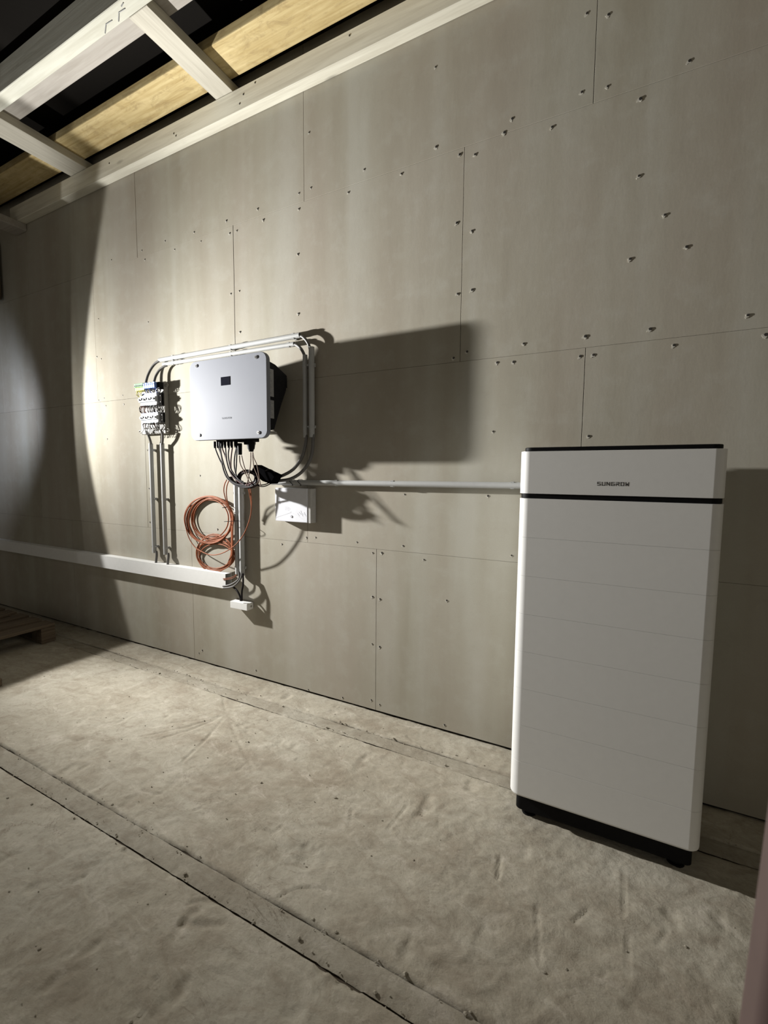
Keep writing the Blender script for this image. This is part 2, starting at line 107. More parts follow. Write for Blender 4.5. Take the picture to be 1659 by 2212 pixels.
COILU = [[(-2.24,-0.036,1.048),(-2.247,-0.033,1.024),(-2.259,-0.03,0.999),(-2.278,-0.028,0.976),(-2.302,-0.025,0.955),(-2.331,-0.022,0.936),(-2.364,-0.019,0.922),(-2.399,-0.017,0.912),(-2.436,-0.014,0.906),(-2.471,-0.013,0.906),(-2.505,-0.012,0.911),(-2.536,-0.011,0.921),(-2.564,-0.01,0.935),(-2.587,-0.009,0.954),(-2.604,-0.008,0.976),(-2.615,-0.007,1),(-2.619,-0.006,1.026),(-2.613,-0.007,1.052),(-2.6,-0.008,1.078),(-2.581,-0.009,1.101),(-2.557,-0.01,1.123),(-2.528,-0.011,1.14),(-2.496,-0.012,1.153),(-2.462,-0.013,1.162),(-2.427,-0.014,1.166),(-2.391,-0.017,1.165),(-2.356,-0.019,1.159),(-2.325,-0.022,1.148),(-2.297,-0.025,1.134),(-2.274,-0.028,1.116),(-2.257,-0.03,1.095),(-2.245,-0.033,1.072),(-2.24,-0.036,1.048)],
[(-2.204,-0.038,1.026),(-2.216,-0.035,0.997),(-2.235,-0.032,0.969),(-2.262,-0.029,0.942),(-2.294,-0.026,0.919),(-2.332,-0.024,0.899),(-2.375,-0.021,0.885),(-2.42,-0.018,0.875),(-2.467,-0.015,0.871),(-2.511,-0.014,0.874),(-2.553,-0.013,0.882),(-2.591,-0.012,0.896),(-2.623,-0.011,0.916),(-2.649,-0.01,0.94),(-2.667,-0.009,0.968),(-2.676,-0.008,0.998),(-2.676,-0.007,1.029),(-2.664,-0.008,1.06),(-2.644,-0.009,1.089),(-2.617,-0.01,1.116),(-2.583,-0.011,1.139),(-2.544,-0.012,1.157),(-2.502,-0.013,1.17),(-2.458,-0.014,1.177),(-2.413,-0.015,1.179),(-2.369,-0.018,1.174),(-2.328,-0.021,1.164),(-2.291,-0.024,1.149),(-2.259,-0.026,1.13),(-2.235,-0.029,1.107),(-2.217,-0.032,1.082),(-2.207,-0.035,1.054),(-2.204,-0.038,1.026)],
[(-2.191,-0.04,1.043),(-2.2,-0.037,1.014),(-2.219,-0.034,0.985),(-2.245,-0.031,0.957),(-2.278,-0.028,0.932),(-2.317,-0.025,0.911),(-2.362,-0.022,0.895),(-2.41,-0.019,0.883),(-2.459,-0.016,0.878),(-2.507,-0.015,0.879),(-2.553,-0.014,0.886),(-2.595,-0.013,0.899),(-2.632,-0.012,0.918),(-2.662,-0.011,0.941),(-2.683,-0.01,0.969),(-2.695,-0.009,0.999),(-2.698,-0.008,1.03),(-2.688,-0.009,1.062),(-2.669,-0.01,1.093),(-2.641,-0.011,1.121),(-2.607,-0.012,1.146),(-2.566,-0.013,1.166),(-2.521,-0.014,1.18),(-2.474,-0.015,1.189),(-2.427,-0.016,1.192),(-2.379,-0.019,1.189),(-2.333,-0.022,1.18),(-2.292,-0.025,1.166),(-2.257,-0.028,1.148),(-2.229,-0.031,1.125),(-2.208,-0.034,1.1),(-2.195,-0.037,1.072),(-2.191,-0.04,1.043)],
[(-2.199,-0.042,1.048),(-2.206,-0.039,1.021),(-2.221,-0.036,0.994),(-2.242,-0.033,0.968),(-2.269,-0.029,0.945),(-2.301,-0.026,0.925),(-2.337,-0.023,0.909),(-2.377,-0.02,0.897),(-2.419,-0.017,0.891),(-2.458,-0.016,0.891),(-2.497,-0.015,0.896),(-2.532,-0.014,0.907),(-2.564,-0.013,0.922),(-2.59,-0.012,0.943),(-2.609,-0.011,0.967),(-2.621,-0.01,0.994),(-2.625,-0.009,1.022),(-2.619,-0.01,1.051),(-2.604,-0.011,1.08),(-2.583,-0.012,1.106),(-2.556,-0.013,1.129),(-2.523,-0.014,1.148),(-2.487,-0.015,1.163),(-2.449,-0.016,1.172),(-2.409,-0.017,1.176),(-2.369,-0.02,1.175),(-2.33,-0.023,1.168),(-2.294,-0.026,1.157),(-2.263,-0.029,1.141),(-2.237,-0.033,1.121),(-2.218,-0.036,1.099),(-2.205,-0.039,1.074),(-2.199,-0.042,1.048)],
[(-2.193,-0.044,1.042),(-2.204,-0.041,1.016),(-2.221,-0.037,0.991),(-2.245,-0.034,0.968),(-2.273,-0.031,0.947),(-2.307,-0.028,0.93),(-2.343,-0.025,0.917),(-2.382,-0.021,0.908),(-2.422,-0.018,0.905),(-2.459,-0.017,0.907),(-2.495,-0.016,0.915),(-2.526,-0.015,0.928),(-2.554,-0.014,0.945),(-2.575,-0.013,0.966),(-2.59,-0.012,0.991),(-2.597,-0.011,1.017),(-2.597,-0.01,1.044),(-2.587,-0.011,1.072),(-2.57,-0.012,1.098),(-2.547,-0.013,1.121),(-2.518,-0.014,1.141),(-2.486,-0.015,1.157),(-2.45,-0.016,1.169),(-2.413,-0.017,1.175),(-2.376,-0.018,1.177),(-2.337,-0.021,1.173),(-2.302,-0.025,1.164),(-2.27,-0.028,1.151),(-2.243,-0.031,1.134),(-2.221,-0.034,1.114),(-2.205,-0.037,1.091),(-2.196,-0.041,1.067),(-2.193,-0.044,1.042)],
[(-2.208,-0.046,1.06),(-2.212,-0.043,1.029),(-2.224,-0.039,0.999),(-2.244,-0.036,0.969),(-2.271,-0.033,0.942),(-2.304,-0.029,0.917),(-2.343,-0.026,0.897),(-2.386,-0.022,0.881),(-2.432,-0.019,0.871),(-2.477,-0.018,0.867),(-2.521,-0.017,0.87),(-2.563,-0.016,0.879),(-2.601,-0.015,0.894),(-2.634,-0.014,0.914),(-2.66,-0.013,0.939),(-2.678,-0.012,0.968),(-2.687,-0.011,0.999),(-2.685,-0.012,1.032),(-2.673,-0.013,1.065),(-2.653,-0.014,1.095),(-2.626,-0.015,1.123),(-2.592,-0.016,1.147),(-2.553,-0.017,1.166),(-2.51,-0.018,1.179),(-2.466,-0.019,1.187),(-2.42,-0.022,1.188),(-2.374,-0.026,1.184),(-2.332,-0.029,1.174),(-2.295,-0.033,1.158),(-2.263,-0.036,1.138),(-2.237,-0.039,1.115),(-2.219,-0.043,1.088),(-2.208,-0.046,1.06)],
[(-2.203,-0.048,1.031),(-2.215,-0.044,1.001),(-2.234,-0.041,0.971),(-2.26,-0.037,0.944),(-2.292,-0.034,0.919),(-2.329,-0.03,0.899),(-2.369,-0.027,0.883),(-2.413,-0.024,0.873),(-2.457,-0.02,0.869),(-2.498,-0.019,0.872),(-2.537,-0.018,0.881),(-2.573,-0.017,0.895),(-2.603,-0.016,0.916),(-2.626,-0.015,0.941),(-2.642,-0.014,0.97),(-2.65,-0.013,1.001),(-2.649,-0.012,1.033),(-2.638,-0.013,1.065),(-2.619,-0.014,1.096),(-2.593,-0.015,1.123),(-2.561,-0.016,1.147),(-2.524,-0.017,1.166),(-2.484,-0.018,1.18),(-2.443,-0.019,1.187),(-2.402,-0.02,1.189),(-2.36,-0.024,1.185),(-2.32,-0.027,1.175),(-2.285,-0.03,1.159),(-2.255,-0.034,1.139),(-2.232,-0.037,1.116),(-2.215,-0.041,1.089),(-2.205,-0.044,1.061),(-2.203,-0.048,1.031)]]
COILL = [[(-2.201,-0.038,0.805),(-2.211,-0.035,0.784),(-2.227,-0.032,0.763),(-2.248,-0.029,0.744),(-2.274,-0.026,0.726),(-2.304,-0.023,0.711),(-2.338,-0.02,0.699),(-2.374,-0.017,0.691),(-2.411,-0.014,0.687),(-2.446,-0.013,0.688),(-2.478,-0.012,0.693),(-2.508,-0.011,0.702),(-2.534,-0.011,0.714),(-2.554,-0.01,0.73),(-2.568,-0.009,0.749),(-2.576,-0.008,0.769),(-2.576,-0.007,0.791),(-2.568,-0.008,0.813),(-2.553,-0.009,0.834),(-2.532,-0.01,0.853),(-2.506,-0.011,0.87),(-2.476,-0.011,0.884),(-2.443,-0.012,0.895),(-2.409,-0.013,0.901),(-2.375,-0.014,0.903),(-2.339,-0.017,0.902),(-2.305,-0.02,0.897),(-2.275,-0.023,0.888),(-2.249,-0.026,0.875),(-2.229,-0.029,0.861),(-2.214,-0.032,0.843),(-2.204,-0.035,0.825),(-2.201,-0.038,0.805)],
[(-2.216,-0.04,0.826),(-2.222,-0.037,0.8),(-2.235,-0.034,0.774),(-2.253,-0.031,0.75),(-2.277,-0.028,0.728),(-2.304,-0.024,0.708),(-2.336,-0.021,0.693),(-2.37,-0.018,0.681),(-2.405,-0.015,0.674),(-2.438,-0.014,0.673),(-2.47,-0.013,0.677),(-2.499,-0.012,0.685),(-2.525,-0.011,0.699),(-2.547,-0.011,0.717),(-2.563,-0.01,0.739),(-2.573,-0.009,0.763),(-2.576,-0.008,0.789),(-2.571,-0.009,0.815),(-2.559,-0.01,0.842),(-2.541,-0.011,0.866),(-2.519,-0.011,0.888),(-2.492,-0.012,0.907),(-2.461,-0.013,0.921),(-2.429,-0.014,0.931),(-2.397,-0.015,0.936),(-2.362,-0.018,0.936),(-2.329,-0.021,0.931),(-2.298,-0.024,0.922),(-2.272,-0.028,0.909),(-2.249,-0.031,0.892),(-2.232,-0.034,0.872),(-2.221,-0.037,0.849),(-2.216,-0.04,0.826)],
[(-2.184,-0.042,0.806),(-2.192,-0.039,0.787),(-2.207,-0.035,0.768),(-2.228,-0.032,0.75),(-2.254,-0.029,0.733),(-2.285,-0.026,0.718),(-2.32,-0.022,0.706),(-2.357,-0.019,0.697),(-2.396,-0.016,0.692),(-2.432,-0.015,0.691),(-2.467,-0.014,0.694),(-2.5,-0.013,0.701),(-2.528,-0.013,0.711),(-2.551,-0.012,0.725),(-2.567,-0.011,0.741),(-2.577,-0.01,0.759),(-2.58,-0.009,0.778),(-2.573,-0.01,0.798),(-2.559,-0.011,0.818),(-2.539,-0.012,0.836),(-2.513,-0.013,0.852),(-2.482,-0.013,0.866),(-2.449,-0.014,0.877),(-2.413,-0.015,0.884),(-2.376,-0.016,0.887),(-2.338,-0.019,0.888),(-2.302,-0.022,0.884),(-2.269,-0.026,0.877),(-2.241,-0.029,0.868),(-2.218,-0.032,0.855),(-2.2,-0.035,0.84),(-2.189,-0.039,0.824),(-2.184,-0.042,0.806)],
[(-2.194,-0.044,0.844),(-2.199,-0.041,0.821),(-2.209,-0.037,0.797),(-2.226,-0.034,0.774),(-2.249,-0.03,0.753),(-2.276,-0.027,0.734),(-2.308,-0.024,0.717),(-2.344,-0.02,0.704),(-2.381,-0.017,0.694),(-2.417,-0.016,0.69),(-2.452,-0.015,0.69),(-2.486,-0.014,0.695),(-2.516,-0.013,0.705),(-2.542,-0.013,0.719),(-2.562,-0.012,0.736),(-2.576,-0.011,0.756),(-2.583,-0.01,0.779),(-2.581,-0.011,0.803),(-2.571,-0.012,0.827),(-2.555,-0.013,0.85),(-2.534,-0.013,0.872),(-2.506,-0.014,0.89),(-2.475,-0.015,0.906),(-2.441,-0.016,0.917),(-2.406,-0.017,0.925),(-2.368,-0.02,0.928),(-2.331,-0.024,0.927),(-2.297,-0.027,0.921),(-2.266,-0.03,0.912),(-2.24,-0.034,0.899),(-2.219,-0.037,0.882),(-2.203,-0.041,0.864),(-2.194,-0.044,0.844)],
[(-2.192,-0.046,0.803),(-2.2,-0.043,0.785),(-2.212,-0.039,0.767),(-2.231,-0.035,0.749),(-2.254,-0.032,0.733),(-2.282,-0.029,0.718),(-2.313,-0.025,0.706),(-2.347,-0.021,0.697),(-2.382,-0.018,0.69),(-2.415,-0.017,0.688),(-2.447,-0.016,0.69),(-2.477,-0.015,0.695),(-2.502,-0.015,0.704),(-2.524,-0.014,0.716),(-2.54,-0.013,0.73),(-2.55,-0.012,0.746),(-2.554,-0.011,0.764),(-2.549,-0.012,0.782),(-2.538,-0.013,0.801),(-2.52,-0.014,0.818),(-2.498,-0.015,0.834),(-2.471,-0.015,0.848),(-2.441,-0.016,0.859),(-2.409,-0.017,0.867),(-2.377,-0.018,0.871),(-2.342,-0.021,0.873),(-2.308,-0.025,0.871),(-2.277,-0.029,0.866),(-2.251,-0.032,0.857),(-2.228,-0.035,0.847),(-2.211,-0.039,0.834),(-2.199,-0.043,0.819),(-2.192,-0.046,0.803)],
[(-2.204,-0.048,0.814),(-2.214,-0.044,0.794),(-2.229,-0.041,0.774),(-2.249,-0.037,0.756),(-2.274,-0.034,0.739),(-2.303,-0.03,0.725),(-2.335,-0.026,0.714),(-2.369,-0.023,0.706),(-2.404,-0.019,0.702),(-2.436,-0.018,0.703),(-2.466,-0.017,0.708),(-2.493,-0.016,0.716),(-2.516,-0.015,0.728),(-2.535,-0.015,0.743),(-2.548,-0.014,0.76),(-2.555,-0.013,0.779),(-2.555,-0.012,0.799),(-2.548,-0.013,0.82),(-2.534,-0.014,0.84),(-2.515,-0.015,0.858),(-2.491,-0.015,0.874),(-2.463,-0.016,0.887),(-2.433,-0.017,0.896),(-2.402,-0.018,0.902),(-2.37,-0.019,0.904),(-2.336,-0.023,0.903),(-2.305,-0.026,0.898),(-2.276,-0.03,0.89),(-2.251,-0.034,0.879),(-2.232,-0.037,0.865),(-2.217,-0.041,0.849),(-2.208,-0.044,0.832),(-2.204,-0.048,0.814)]]
BIGL = [[(-1.976,-0.11,1.268),(-1.971,-0.107,1.209),(-1.974,-0.103,1.149),(-1.986,-0.1,1.089),(-2.011,-0.097,1.032),(-2.056,-0.093,0.962),(-2.123,-0.09,0.898),(-2.2,-0.083,0.853),(-2.273,-0.077,0.823),(-2.344,-0.07,0.807),(-2.417,-0.058,0.804),(-2.491,-0.047,0.816),(-2.562,-0.035,0.835),(-2.628,-0.027,0.887),(-2.669,-0.02,0.959),(-2.693,-0.012,1.026),(-2.674,-0.011,1.082),(-2.624,-0.011,1.118),(-2.541,-0.01,1.148)]]
FEED = [[(-2.119,-0.14,1.302),(-2.153,-0.124,1.271),(-2.178,-0.108,1.228),(-2.187,-0.095,1.184),(-2.185,-0.085,1.146),(-2.176,-0.075,1.102)],
[(-2.139,-0.14,1.305),(-2.174,-0.124,1.277),(-2.199,-0.108,1.242),(-2.207,-0.095,1.205),(-2.198,-0.085,1.158),(-2.184,-0.075,1.121)],
[(-1.963,-0.14,1.269),(-1.978,-0.113,1.224),(-1.988,-0.092,1.172),(-2.001,-0.075,1.14)]]
VERT = [[(-2.21,-0.042,1.105),(-2.202,-0.043,1.042),(-2.208,-0.044,0.978),(-2.209,-0.044,0.898),(-2.215,-0.045,0.817),(-2.247,-0.046,0.749)],
[(-2.2,-0.046,1.099),(-2.194,-0.047,1.042),(-2.199,-0.048,0.979),(-2.201,-0.048,0.899),(-2.207,-0.049,0.818),(-2.233,-0.05,0.751)],
[(-2.19,-0.05,1.093),(-2.186,-0.051,1.043),(-2.191,-0.052,0.98),(-2.194,-0.052,0.9),(-2.199,-0.053,0.82),(-2.22,-0.054,0.753)],
[(-2.18,-0.054,1.088),(-2.178,-0.055,1.044),(-2.182,-0.056,0.981),(-2.186,-0.056,0.901),(-2.19,-0.057,0.821),(-2.207,-0.058,0.755)]]
CHOKE = [(-1.904,-0.12,1.399),(-1.831,-0.12,1.371),(-1.739,-0.12,1.339),(-1.779,-0.12,1.286),(-1.844,-0.12,1.302),(-1.93,-0.12,1.355)]
SCREWS = [(-1.603,3.231),(-0.848,2.924),(-0.73,2.852),(-1.249,2.936),(-1.034,2.854),(-1.592,2.939),(-1.677,2.932),(-1.348,2.849),(-1.678,2.848),(-1.985,2.926),(-1.942,2.853),(-2.243,2.92),(-2.158,2.841),(-2.216,2.839),(-2.535,2.919),(-2.821,2.927),(-2.473,2.848),(-2.727,2.851),(-3.425,2.926),(-3.071,2.918),(-3.04,2.85),(-1.687,2.604),(-2.146,2.48),(-2.217,2.475),(-1.687,2.273),(-3.617,2.527),(-3.027,2.419),(-2.146,2.232),(-0.736,2.548),(-3.658,2.247),(-3.602,2.224),(-3.586,1.924),(-3.66,1.912),(-3.57,1.865),(-3.355,1.928),(-3.345,1.861),(-0.859,3.284),(-0.198,3.237),(-0.117,3.198),(0.17,2.915),(-0.108,2.926),(-0.205,2.939),(0.012,2.837),(-0.489,2.931),(-0.318,2.84),(-0.522,2.884),(-0.73,2.854),(-0.656,2.831),(0.021,2.546),(-0.737,2.548),(-0.661,2.494),(0.005,2.231),(0.118,2.374),(0.197,2.237),(-0.726,2.219),(-0.654,2.225),(0.403,1.949),(0.09,1.942),(0.46,1.871),(-0.15,1.945),(-0.407,1.946),(0.175,1.868),(-0.167,1.863),(-0.115,1.863),(-0.525,1.874),(-0.45,1.869),(-0.672,1.941),(-0.739,1.918),(-0.119,1.52),(-0.535,1.555),(-0.994,1.243),(-0.551,1.248),(-1.638,0.967),(-1.57,0.972),(-1.827,0.912),(-1.286,0.966),(-0.749,0.705),(-1.183,0.666),(-1.136,0.659),(-1.184,0.395),(-1.136,0.387),(-1.187,0.065),(-1.133,0.052),(-1.631,0.021),(-1.381,0.032),(-2.057,0.053),(-2.561,0.091),(-2.595,0.064),(-0.747,0.038),(-0.999,0.968),(-0.878,0.905),(-0.43,0.968),(-1.184,0.914),(-1.127,0.919),(-3.09,1.512),(-3.084,1.229),(-3.087,0.977),(-2.539,1.33),(-2.382,0.969),(-3.57,1.607)]
NAILS = [[(-2.425,-0.614),(-2.373,-0.64),(-2.327,-0.638)],
[(-2.303,-0.62),(-2.259,-0.646),(-2.214,-0.644)],
[(-2.221,-0.658),(-2.196,-0.664)]]
SCARS = [(0.006,0.007,[(-0.898,-1.131),(-0.881,-1.095),(-0.856,-1.067),(-0.802,-1.04),(-0.725,-1.021)]),(0.005,0.005,[(0.085,-0.431),(0.078,-0.577),(0.084,-0.71),(0.089,-0.823),(0.094,-0.943)]),(0.005,0.006,[(0.024,-0.899),(0.037,-0.871),(0.069,-0.858),(0.086,-0.861)]),(0.008,0.006,[(-1.528,-1.372),(-1.477,-1.393),(-1.4,-1.415),(-1.357,-1.422)]),(0.007,0.005,[(-1.537,-1.396),(-1.425,-1.445)]),(0.007,0.005,[(-1.579,-1.483),(-1.535,-1.528)]),(0.006,0.005,[(-1.575,-1.472),(-1.54,-1.514)]),(0.01,0.005,[(-1.9,-0.462),(-1.985,-0.62),(-2.108,-0.784)]),(0.01,0.005,[(-1.89,-0.461),(-1.938,-0.615),(-2.017,-0.772)]),(0.01,0.005,[(-1.859,-0.468),(-1.794,-0.643),(-1.744,-0.812)]),(0.01,0.005,[(-1.896,-0.442),(-1.969,-0.53),(-2.084,-0.615)]),(0.01,0.005,[(-1.846,-0.426),(-1.725,-0.45),(-1.604,-0.457)]),(0.01,0.005,[(-1.825,-0.436),(-1.63,-0.497),(-1.433,-0.544)]),(0.01,0.005,[(-1.82,-0.455),(-1.618,-0.581),(-1.423,-0.696)]),(0.01,0.005,[(-1.893,-0.408),(-1.961,-0.358),(-2.081,-0.264)]),(0.014,0.014,[(-1.504,-1.243),(-1.464,-1.244),(-1.433,-1.239),(-1.412,-1.227)]),(0.012,0.014,[(-0.666,-1.229),(-0.646,-1.236)]),(0.014,0.014,[(-0.595,-1.234),(-0.56,-1.233),(-0.542,-1.227)]),(0.012,0.012,[(-2.156,-0.195),(-2.086,-0.186)]),(0.014,0.012,[(-1.958,-0.177),(-1.875,-0.166)]),(0.01,0.008,[(-2.629,-0.11),(-2.521,-0.102)]),(0.006,0.006,[(-0.389,-0.248),(-0.355,-0.264)]),(0.012,0.008,[(-0.914,-0.188),(-0.852,-0.181)]),(0.006,0.006,[(-0.903,-0.127),(-0.859,-0.149)]),(0.008,0.006,[(-0.887,-0.7),(-0.845,-0.785)]),(0.006,0.006,[(-1.132,-0.938),(-1.086,-0.938),(-1.077,-0.883)]),(0.006,0.005,[(-1.214,-0.951),(-1.197,-0.931)]),(0.006,0.005,[(-1.091,-1.03),(-1.081,-1.007)]),(0.01,0.005,[(-1.288,-0.548),(-1.229,-0.555)]),(0.01,0.006,[(-1.54,-1.129),(-1.493,-1.143)]),(0.01,0.006,[(-1.733,-1.016),(-1.673,-1.016),(-1.646,-0.992)]),(0.012,0.006,[(-1.131,-1.272),(-1.099,-1.246),(-1.055,-1.231)]),(0.016,0.007,[(-1.095,-1.327),(-1.046,-1.309),(-0.991,-1.272)]),(0.01,0.006,[(-1.271,-1.428),(-1.186,-1.457)]),(0.008,0.005,[(-1.191,-1.416),(-1.148,-1.43)]),(0.008,0.006,[(-1.381,-1.64),(-1.386,-1.617)]),(0.006,0.006,[(-1.024,-1.482),(-1.032,-1.456)]),(0.006,0.006,[(-0.989,-1.537),(-0.997,-1.52)]),(0.008,0.005,[(-0.7,-0.572),(-0.713,-0.714)]),(0.006,0.005,[(-1.443,-0.997),(-1.427,-0.965)]),(0.008,0.005,[(-0.162,-0.775),(-0.13,-0.939)]),(0.006,0.005,[(0.157,-0.647),(0.175,-0.649)]),(0.008,0.006,[(-0.055,-0.768),(-0.02,-0.708)]),(0.007,0.006,[(-0.308,-0.64),(-0.294,-0.736)]),(0.007,0.005,[(0.164,-0.728),(0.192,-0.669)])]

# ------------------------------------------------------------------ materials
def nt(name):
    m = bpy.data.materials.new(name); m.use_nodes = True
    t = m.node_tree
    return m, t, t.nodes['Principled BSDF']

def N(t, kind, **kw):
    n = t.nodes.new(kind)
    for k, v in kw.items():
        if k in n.inputs: n.inputs[k].default_value = v
        else: setattr(n, k, v)
    return n

def coords(t, scale=(1, 1, 1), kind='pos'):
    mp = N(t, 'ShaderNodeMapping'); mp.inputs['Scale'].default_value = scale
    if kind == 'pos':
        g = N(t, 'ShaderNodeNewGeometry'); t.links.new(g.outputs['Position'], mp.inputs['Vector'])
    else:
        g = N(t, 'ShaderNodeTexCoord'); t.links.new(g.outputs['Object'], mp.inputs['Vector'])
    return mp.outputs['Vector']

def noise(t, vec, scale, detail=4, rough=0.55, dist=0.0):
    n = N(t, 'ShaderNodeTexNoise'); n.inputs['Scale'].default_value = scale
    n.inputs['Detail'].default_value = detail; n.inputs['Roughness'].default_value = rough
    n.inputs['Distortion'].default_value = dist
    t.links.new(vec, n.inputs['Vector']); return n.outputs['Fac']

def ramp(t, fac, stops, interp='LINEAR'):
    r = N(t, 'ShaderNodeValToRGB'); r.color_ramp.interpolation = interp
    e = r.color_ramp.elements
    while len(e) < len(stops): e.new(0.5)
    for el, (p, c) in zip(e, stops):
        el.position = p; el.color = (c[0], c[1], c[2], 1) if not isinstance(c, float) else (c, c, c, 1)
    t.links.new(fac, r.inputs['Fac']); return r.outputs['Color']

def mixc(t, fac, a, b, mode='MIX'):
    m = N(t, 'ShaderNodeMix', data_type='RGBA', blend_type=mode)
    for s, v in ((0, fac), (6, a), (7, b)):
        if hasattr(v, 'is_linked') or isinstance(v, bpy.types.NodeSocket): t.links.new(v, m.inputs[s])
        elif s == 0: m.inputs[0].default_value = v
        else: m.inputs[s].default_value = (v[0], v[1], v[2], 1)
    return m.outputs[2]

def bump(t, b, height, strength, dist=0.002, prev=None):
    n = N(t, 'ShaderNodeBump'); n.inputs['Strength'].default_value = strength
    n.inputs['Distance'].default_value = dist
    t.links.new(height, n.inputs['Height'])
    if prev is not None: t.links.new(prev, n.inputs['Normal'])
    t.links.new(n.outputs['Normal'], b.inputs['Normal']); return n.outputs['Normal']

def plain(name, col, rough=0.5, metal=0.0, var=0.06, scale=40, bmp=0.0, spec=0.5):
    m, t, b = nt(name)
    v = coords(t, kind='obj'); f = noise(t, v, scale)
    c = ramp(t, f, [(0.3, [max(0, x * (1 - var)) for x in col]), (0.7, [min(1, x * (1 + var)) for x in col])])
    t.links.new(c, b.inputs['Base Color'])
    b.inputs['Roughness'].default_value = rough; b.inputs['Metallic'].default_value = metal
    b.inputs['Specular IOR Level'].default_value = spec
    if bmp: bump(t, b, noise(t, v, scale * 6), bmp, 0.001)
    return m

def mth_mat(t, op, a, c=None):
    n = N(t, 'ShaderNodeMath', operation=op)
    for q, v in ((0, a), (1, c)):
        if v is None: continue
        if isinstance(v, bpy.types.NodeSocket): t.links.new(v, n.inputs[q])
        else: n.inputs[q].default_value = v
    return n.outputs[0]

def mat_board():
    m, t, b = nt('fibre_board')
    band = noise(t, coords(t, (1.0, 1.0, 0.10)), 4.2, 3, 0.5, 0.3)
    c1 = ramp(t, band, [(0.32, (0.325, 0.297, 0.235)), (0.5, (0.372, 0.350, 0.286)), (0.68, (0.420, 0.405, 0.348))])
    tint = noise(t, coords(t, (1.0, 1.0, 0.25)), 1.7, 2, 0.5)
    c2 = mixc(t, ramp(t, tint, [(0.4, 0.0), (0.62, 0.42)]), c1, (0.385, 0.335, 0.285))
    blot = noise(t, coords(t), 9.0, 6, 0.62)
    c3 = mixc(t, ramp(t, blot, [(0.5, 0.0), (0.74, 0.38)]), c2, (0.46, 0.45, 0.40))
    c3 = mixc(t, ramp(t, blot, [(0.26, 0.30), (0.42, 0.0)]), c3, (0.30, 0.275, 0.225))
    fine = noise(t, coords(t), 170, 3, 0.7)
    c4 = mixc(t, ramp(t, fine, [(0.3, 0.0), (0.75, 0.14)]), c3, (0.24, 0.225, 0.19))
    oi = N(t, 'ShaderNodeObjectInfo')
    c5 = mixc(t, 0.5, c4, ramp(t, oi.outputs['Random'], [(0.0, (0.92, 0.92, 0.90)), (1.0, (1.0, 1.0, 1.0))]), 'MULTIPLY')
    t.links.new(c5, b.inputs['Base Color'])
    b.inputs['Roughness'].default_value = 0.85; b.inputs['Specular IOR Level'].default_value = 0.25
    p = bump(t, b, noise(t, coords(t), 120, 4, 0.6), 0.10, 0.001)
    bump(t, b, noise(t, coords(t, (1, 1, .4)), 7, 4, 0.6), 0.25, 0.004, p)
    return m

def mat_floor(tone=1.0, name='screed'):
    m, t, b = nt(name)
    big = noise(t, coords(t), 1.6, 5, 0.6, 0.6)
    k = tone
    c1 = ramp(t, big, [(0.3, (0.40 * k, 0.355 * k, 0.275 * k)), (0.5, (0.47 * k, 0.43 * k, 0.345 * k)), (0.7, (0.53 * k, 0.495 * k, 0.41 * k))])
    sw = noise(t, coords(t, (0.7, 1.4, 1.0)), 5.0, 8, 0.68, 0.5)
    c2 = mixc(t, ramp(t, sw, [(0.50, 0.0), (0.74, 0.45)]), c1, (0.62 * k, 0.575 * k, 0.475 * k))
    st = noise(t, coords(t, (0.7, 1.2, 1.0)), 3.1, 6, 0.68, 1.1)
    c3 = mixc(t, ramp(t, st, [(0.52, 0.0), (0.70, 0.55)]), c2, (0.27 * k, 0.215 * k, 0.155 * k))
    md = noise(t, coords(t, (0.8, 1.2, 1.0)), 11.0, 7, 0.7, 0.8)
    c3 = mixc(t, ramp(t, md, [(0.50, 0.0), (0.66, 0.55)]), c3, (0.32 * k, 0.27 * k, 0.205 * k))
    c3 = mixc(t, ramp(t, md, [(0.30, 0.55), (0.46, 0.0)]), c3, (0.68 * k, 0.62 * k, 0.53 * k))
    rd_ = noise(t, coords(t, (0.6, 1.3, 1.0)), 5.5, 6, 0.62, 1.2)
    ed_ = mth_mat(t, 'ABSOLUTE', mth_mat(t, 'SUBTRACT', rd_, 0.5))
    zone = ramp(t, noise(t, coords(t), 2.7, 3, 0.5), [(0.50, 0.0), (0.62, 1.0)])
    crk = mixc(t, 1.0, ramp(t, ed_, [(0.0, 0.55), (0.007, 0.0)]), zone, 'MULTIPLY')
    c3 = mixc(t, crk, c3, (0.17 * k, 0.13 * k, 0.09 * k))
    fn = noise(t, coords(t), 60, 5, 0.7)
    c4 = mixc(t, ramp(t, fn, [(0.50, 0.0), (0.78, 0.42)]), c3, (0.25 * k, 0.21 * k, 0.16 * k))
    t.links.new(c4, b.inputs['Base Color'])
    b.inputs['Roughness'].default_value = 0.9; b.inputs['Specular IOR Level'].default_value = 0.2
    p = bump(t, b, noise(t, coords(t), 48, 7, 0.70), 0.45, 0.005)
    p = bump(t, b, md, 0.28, 0.008, p)
    p = bump(t, b, sw, 0.45, 0.012, p)
    bump(t, b, st, 0.3, 0.012, p)
    return m

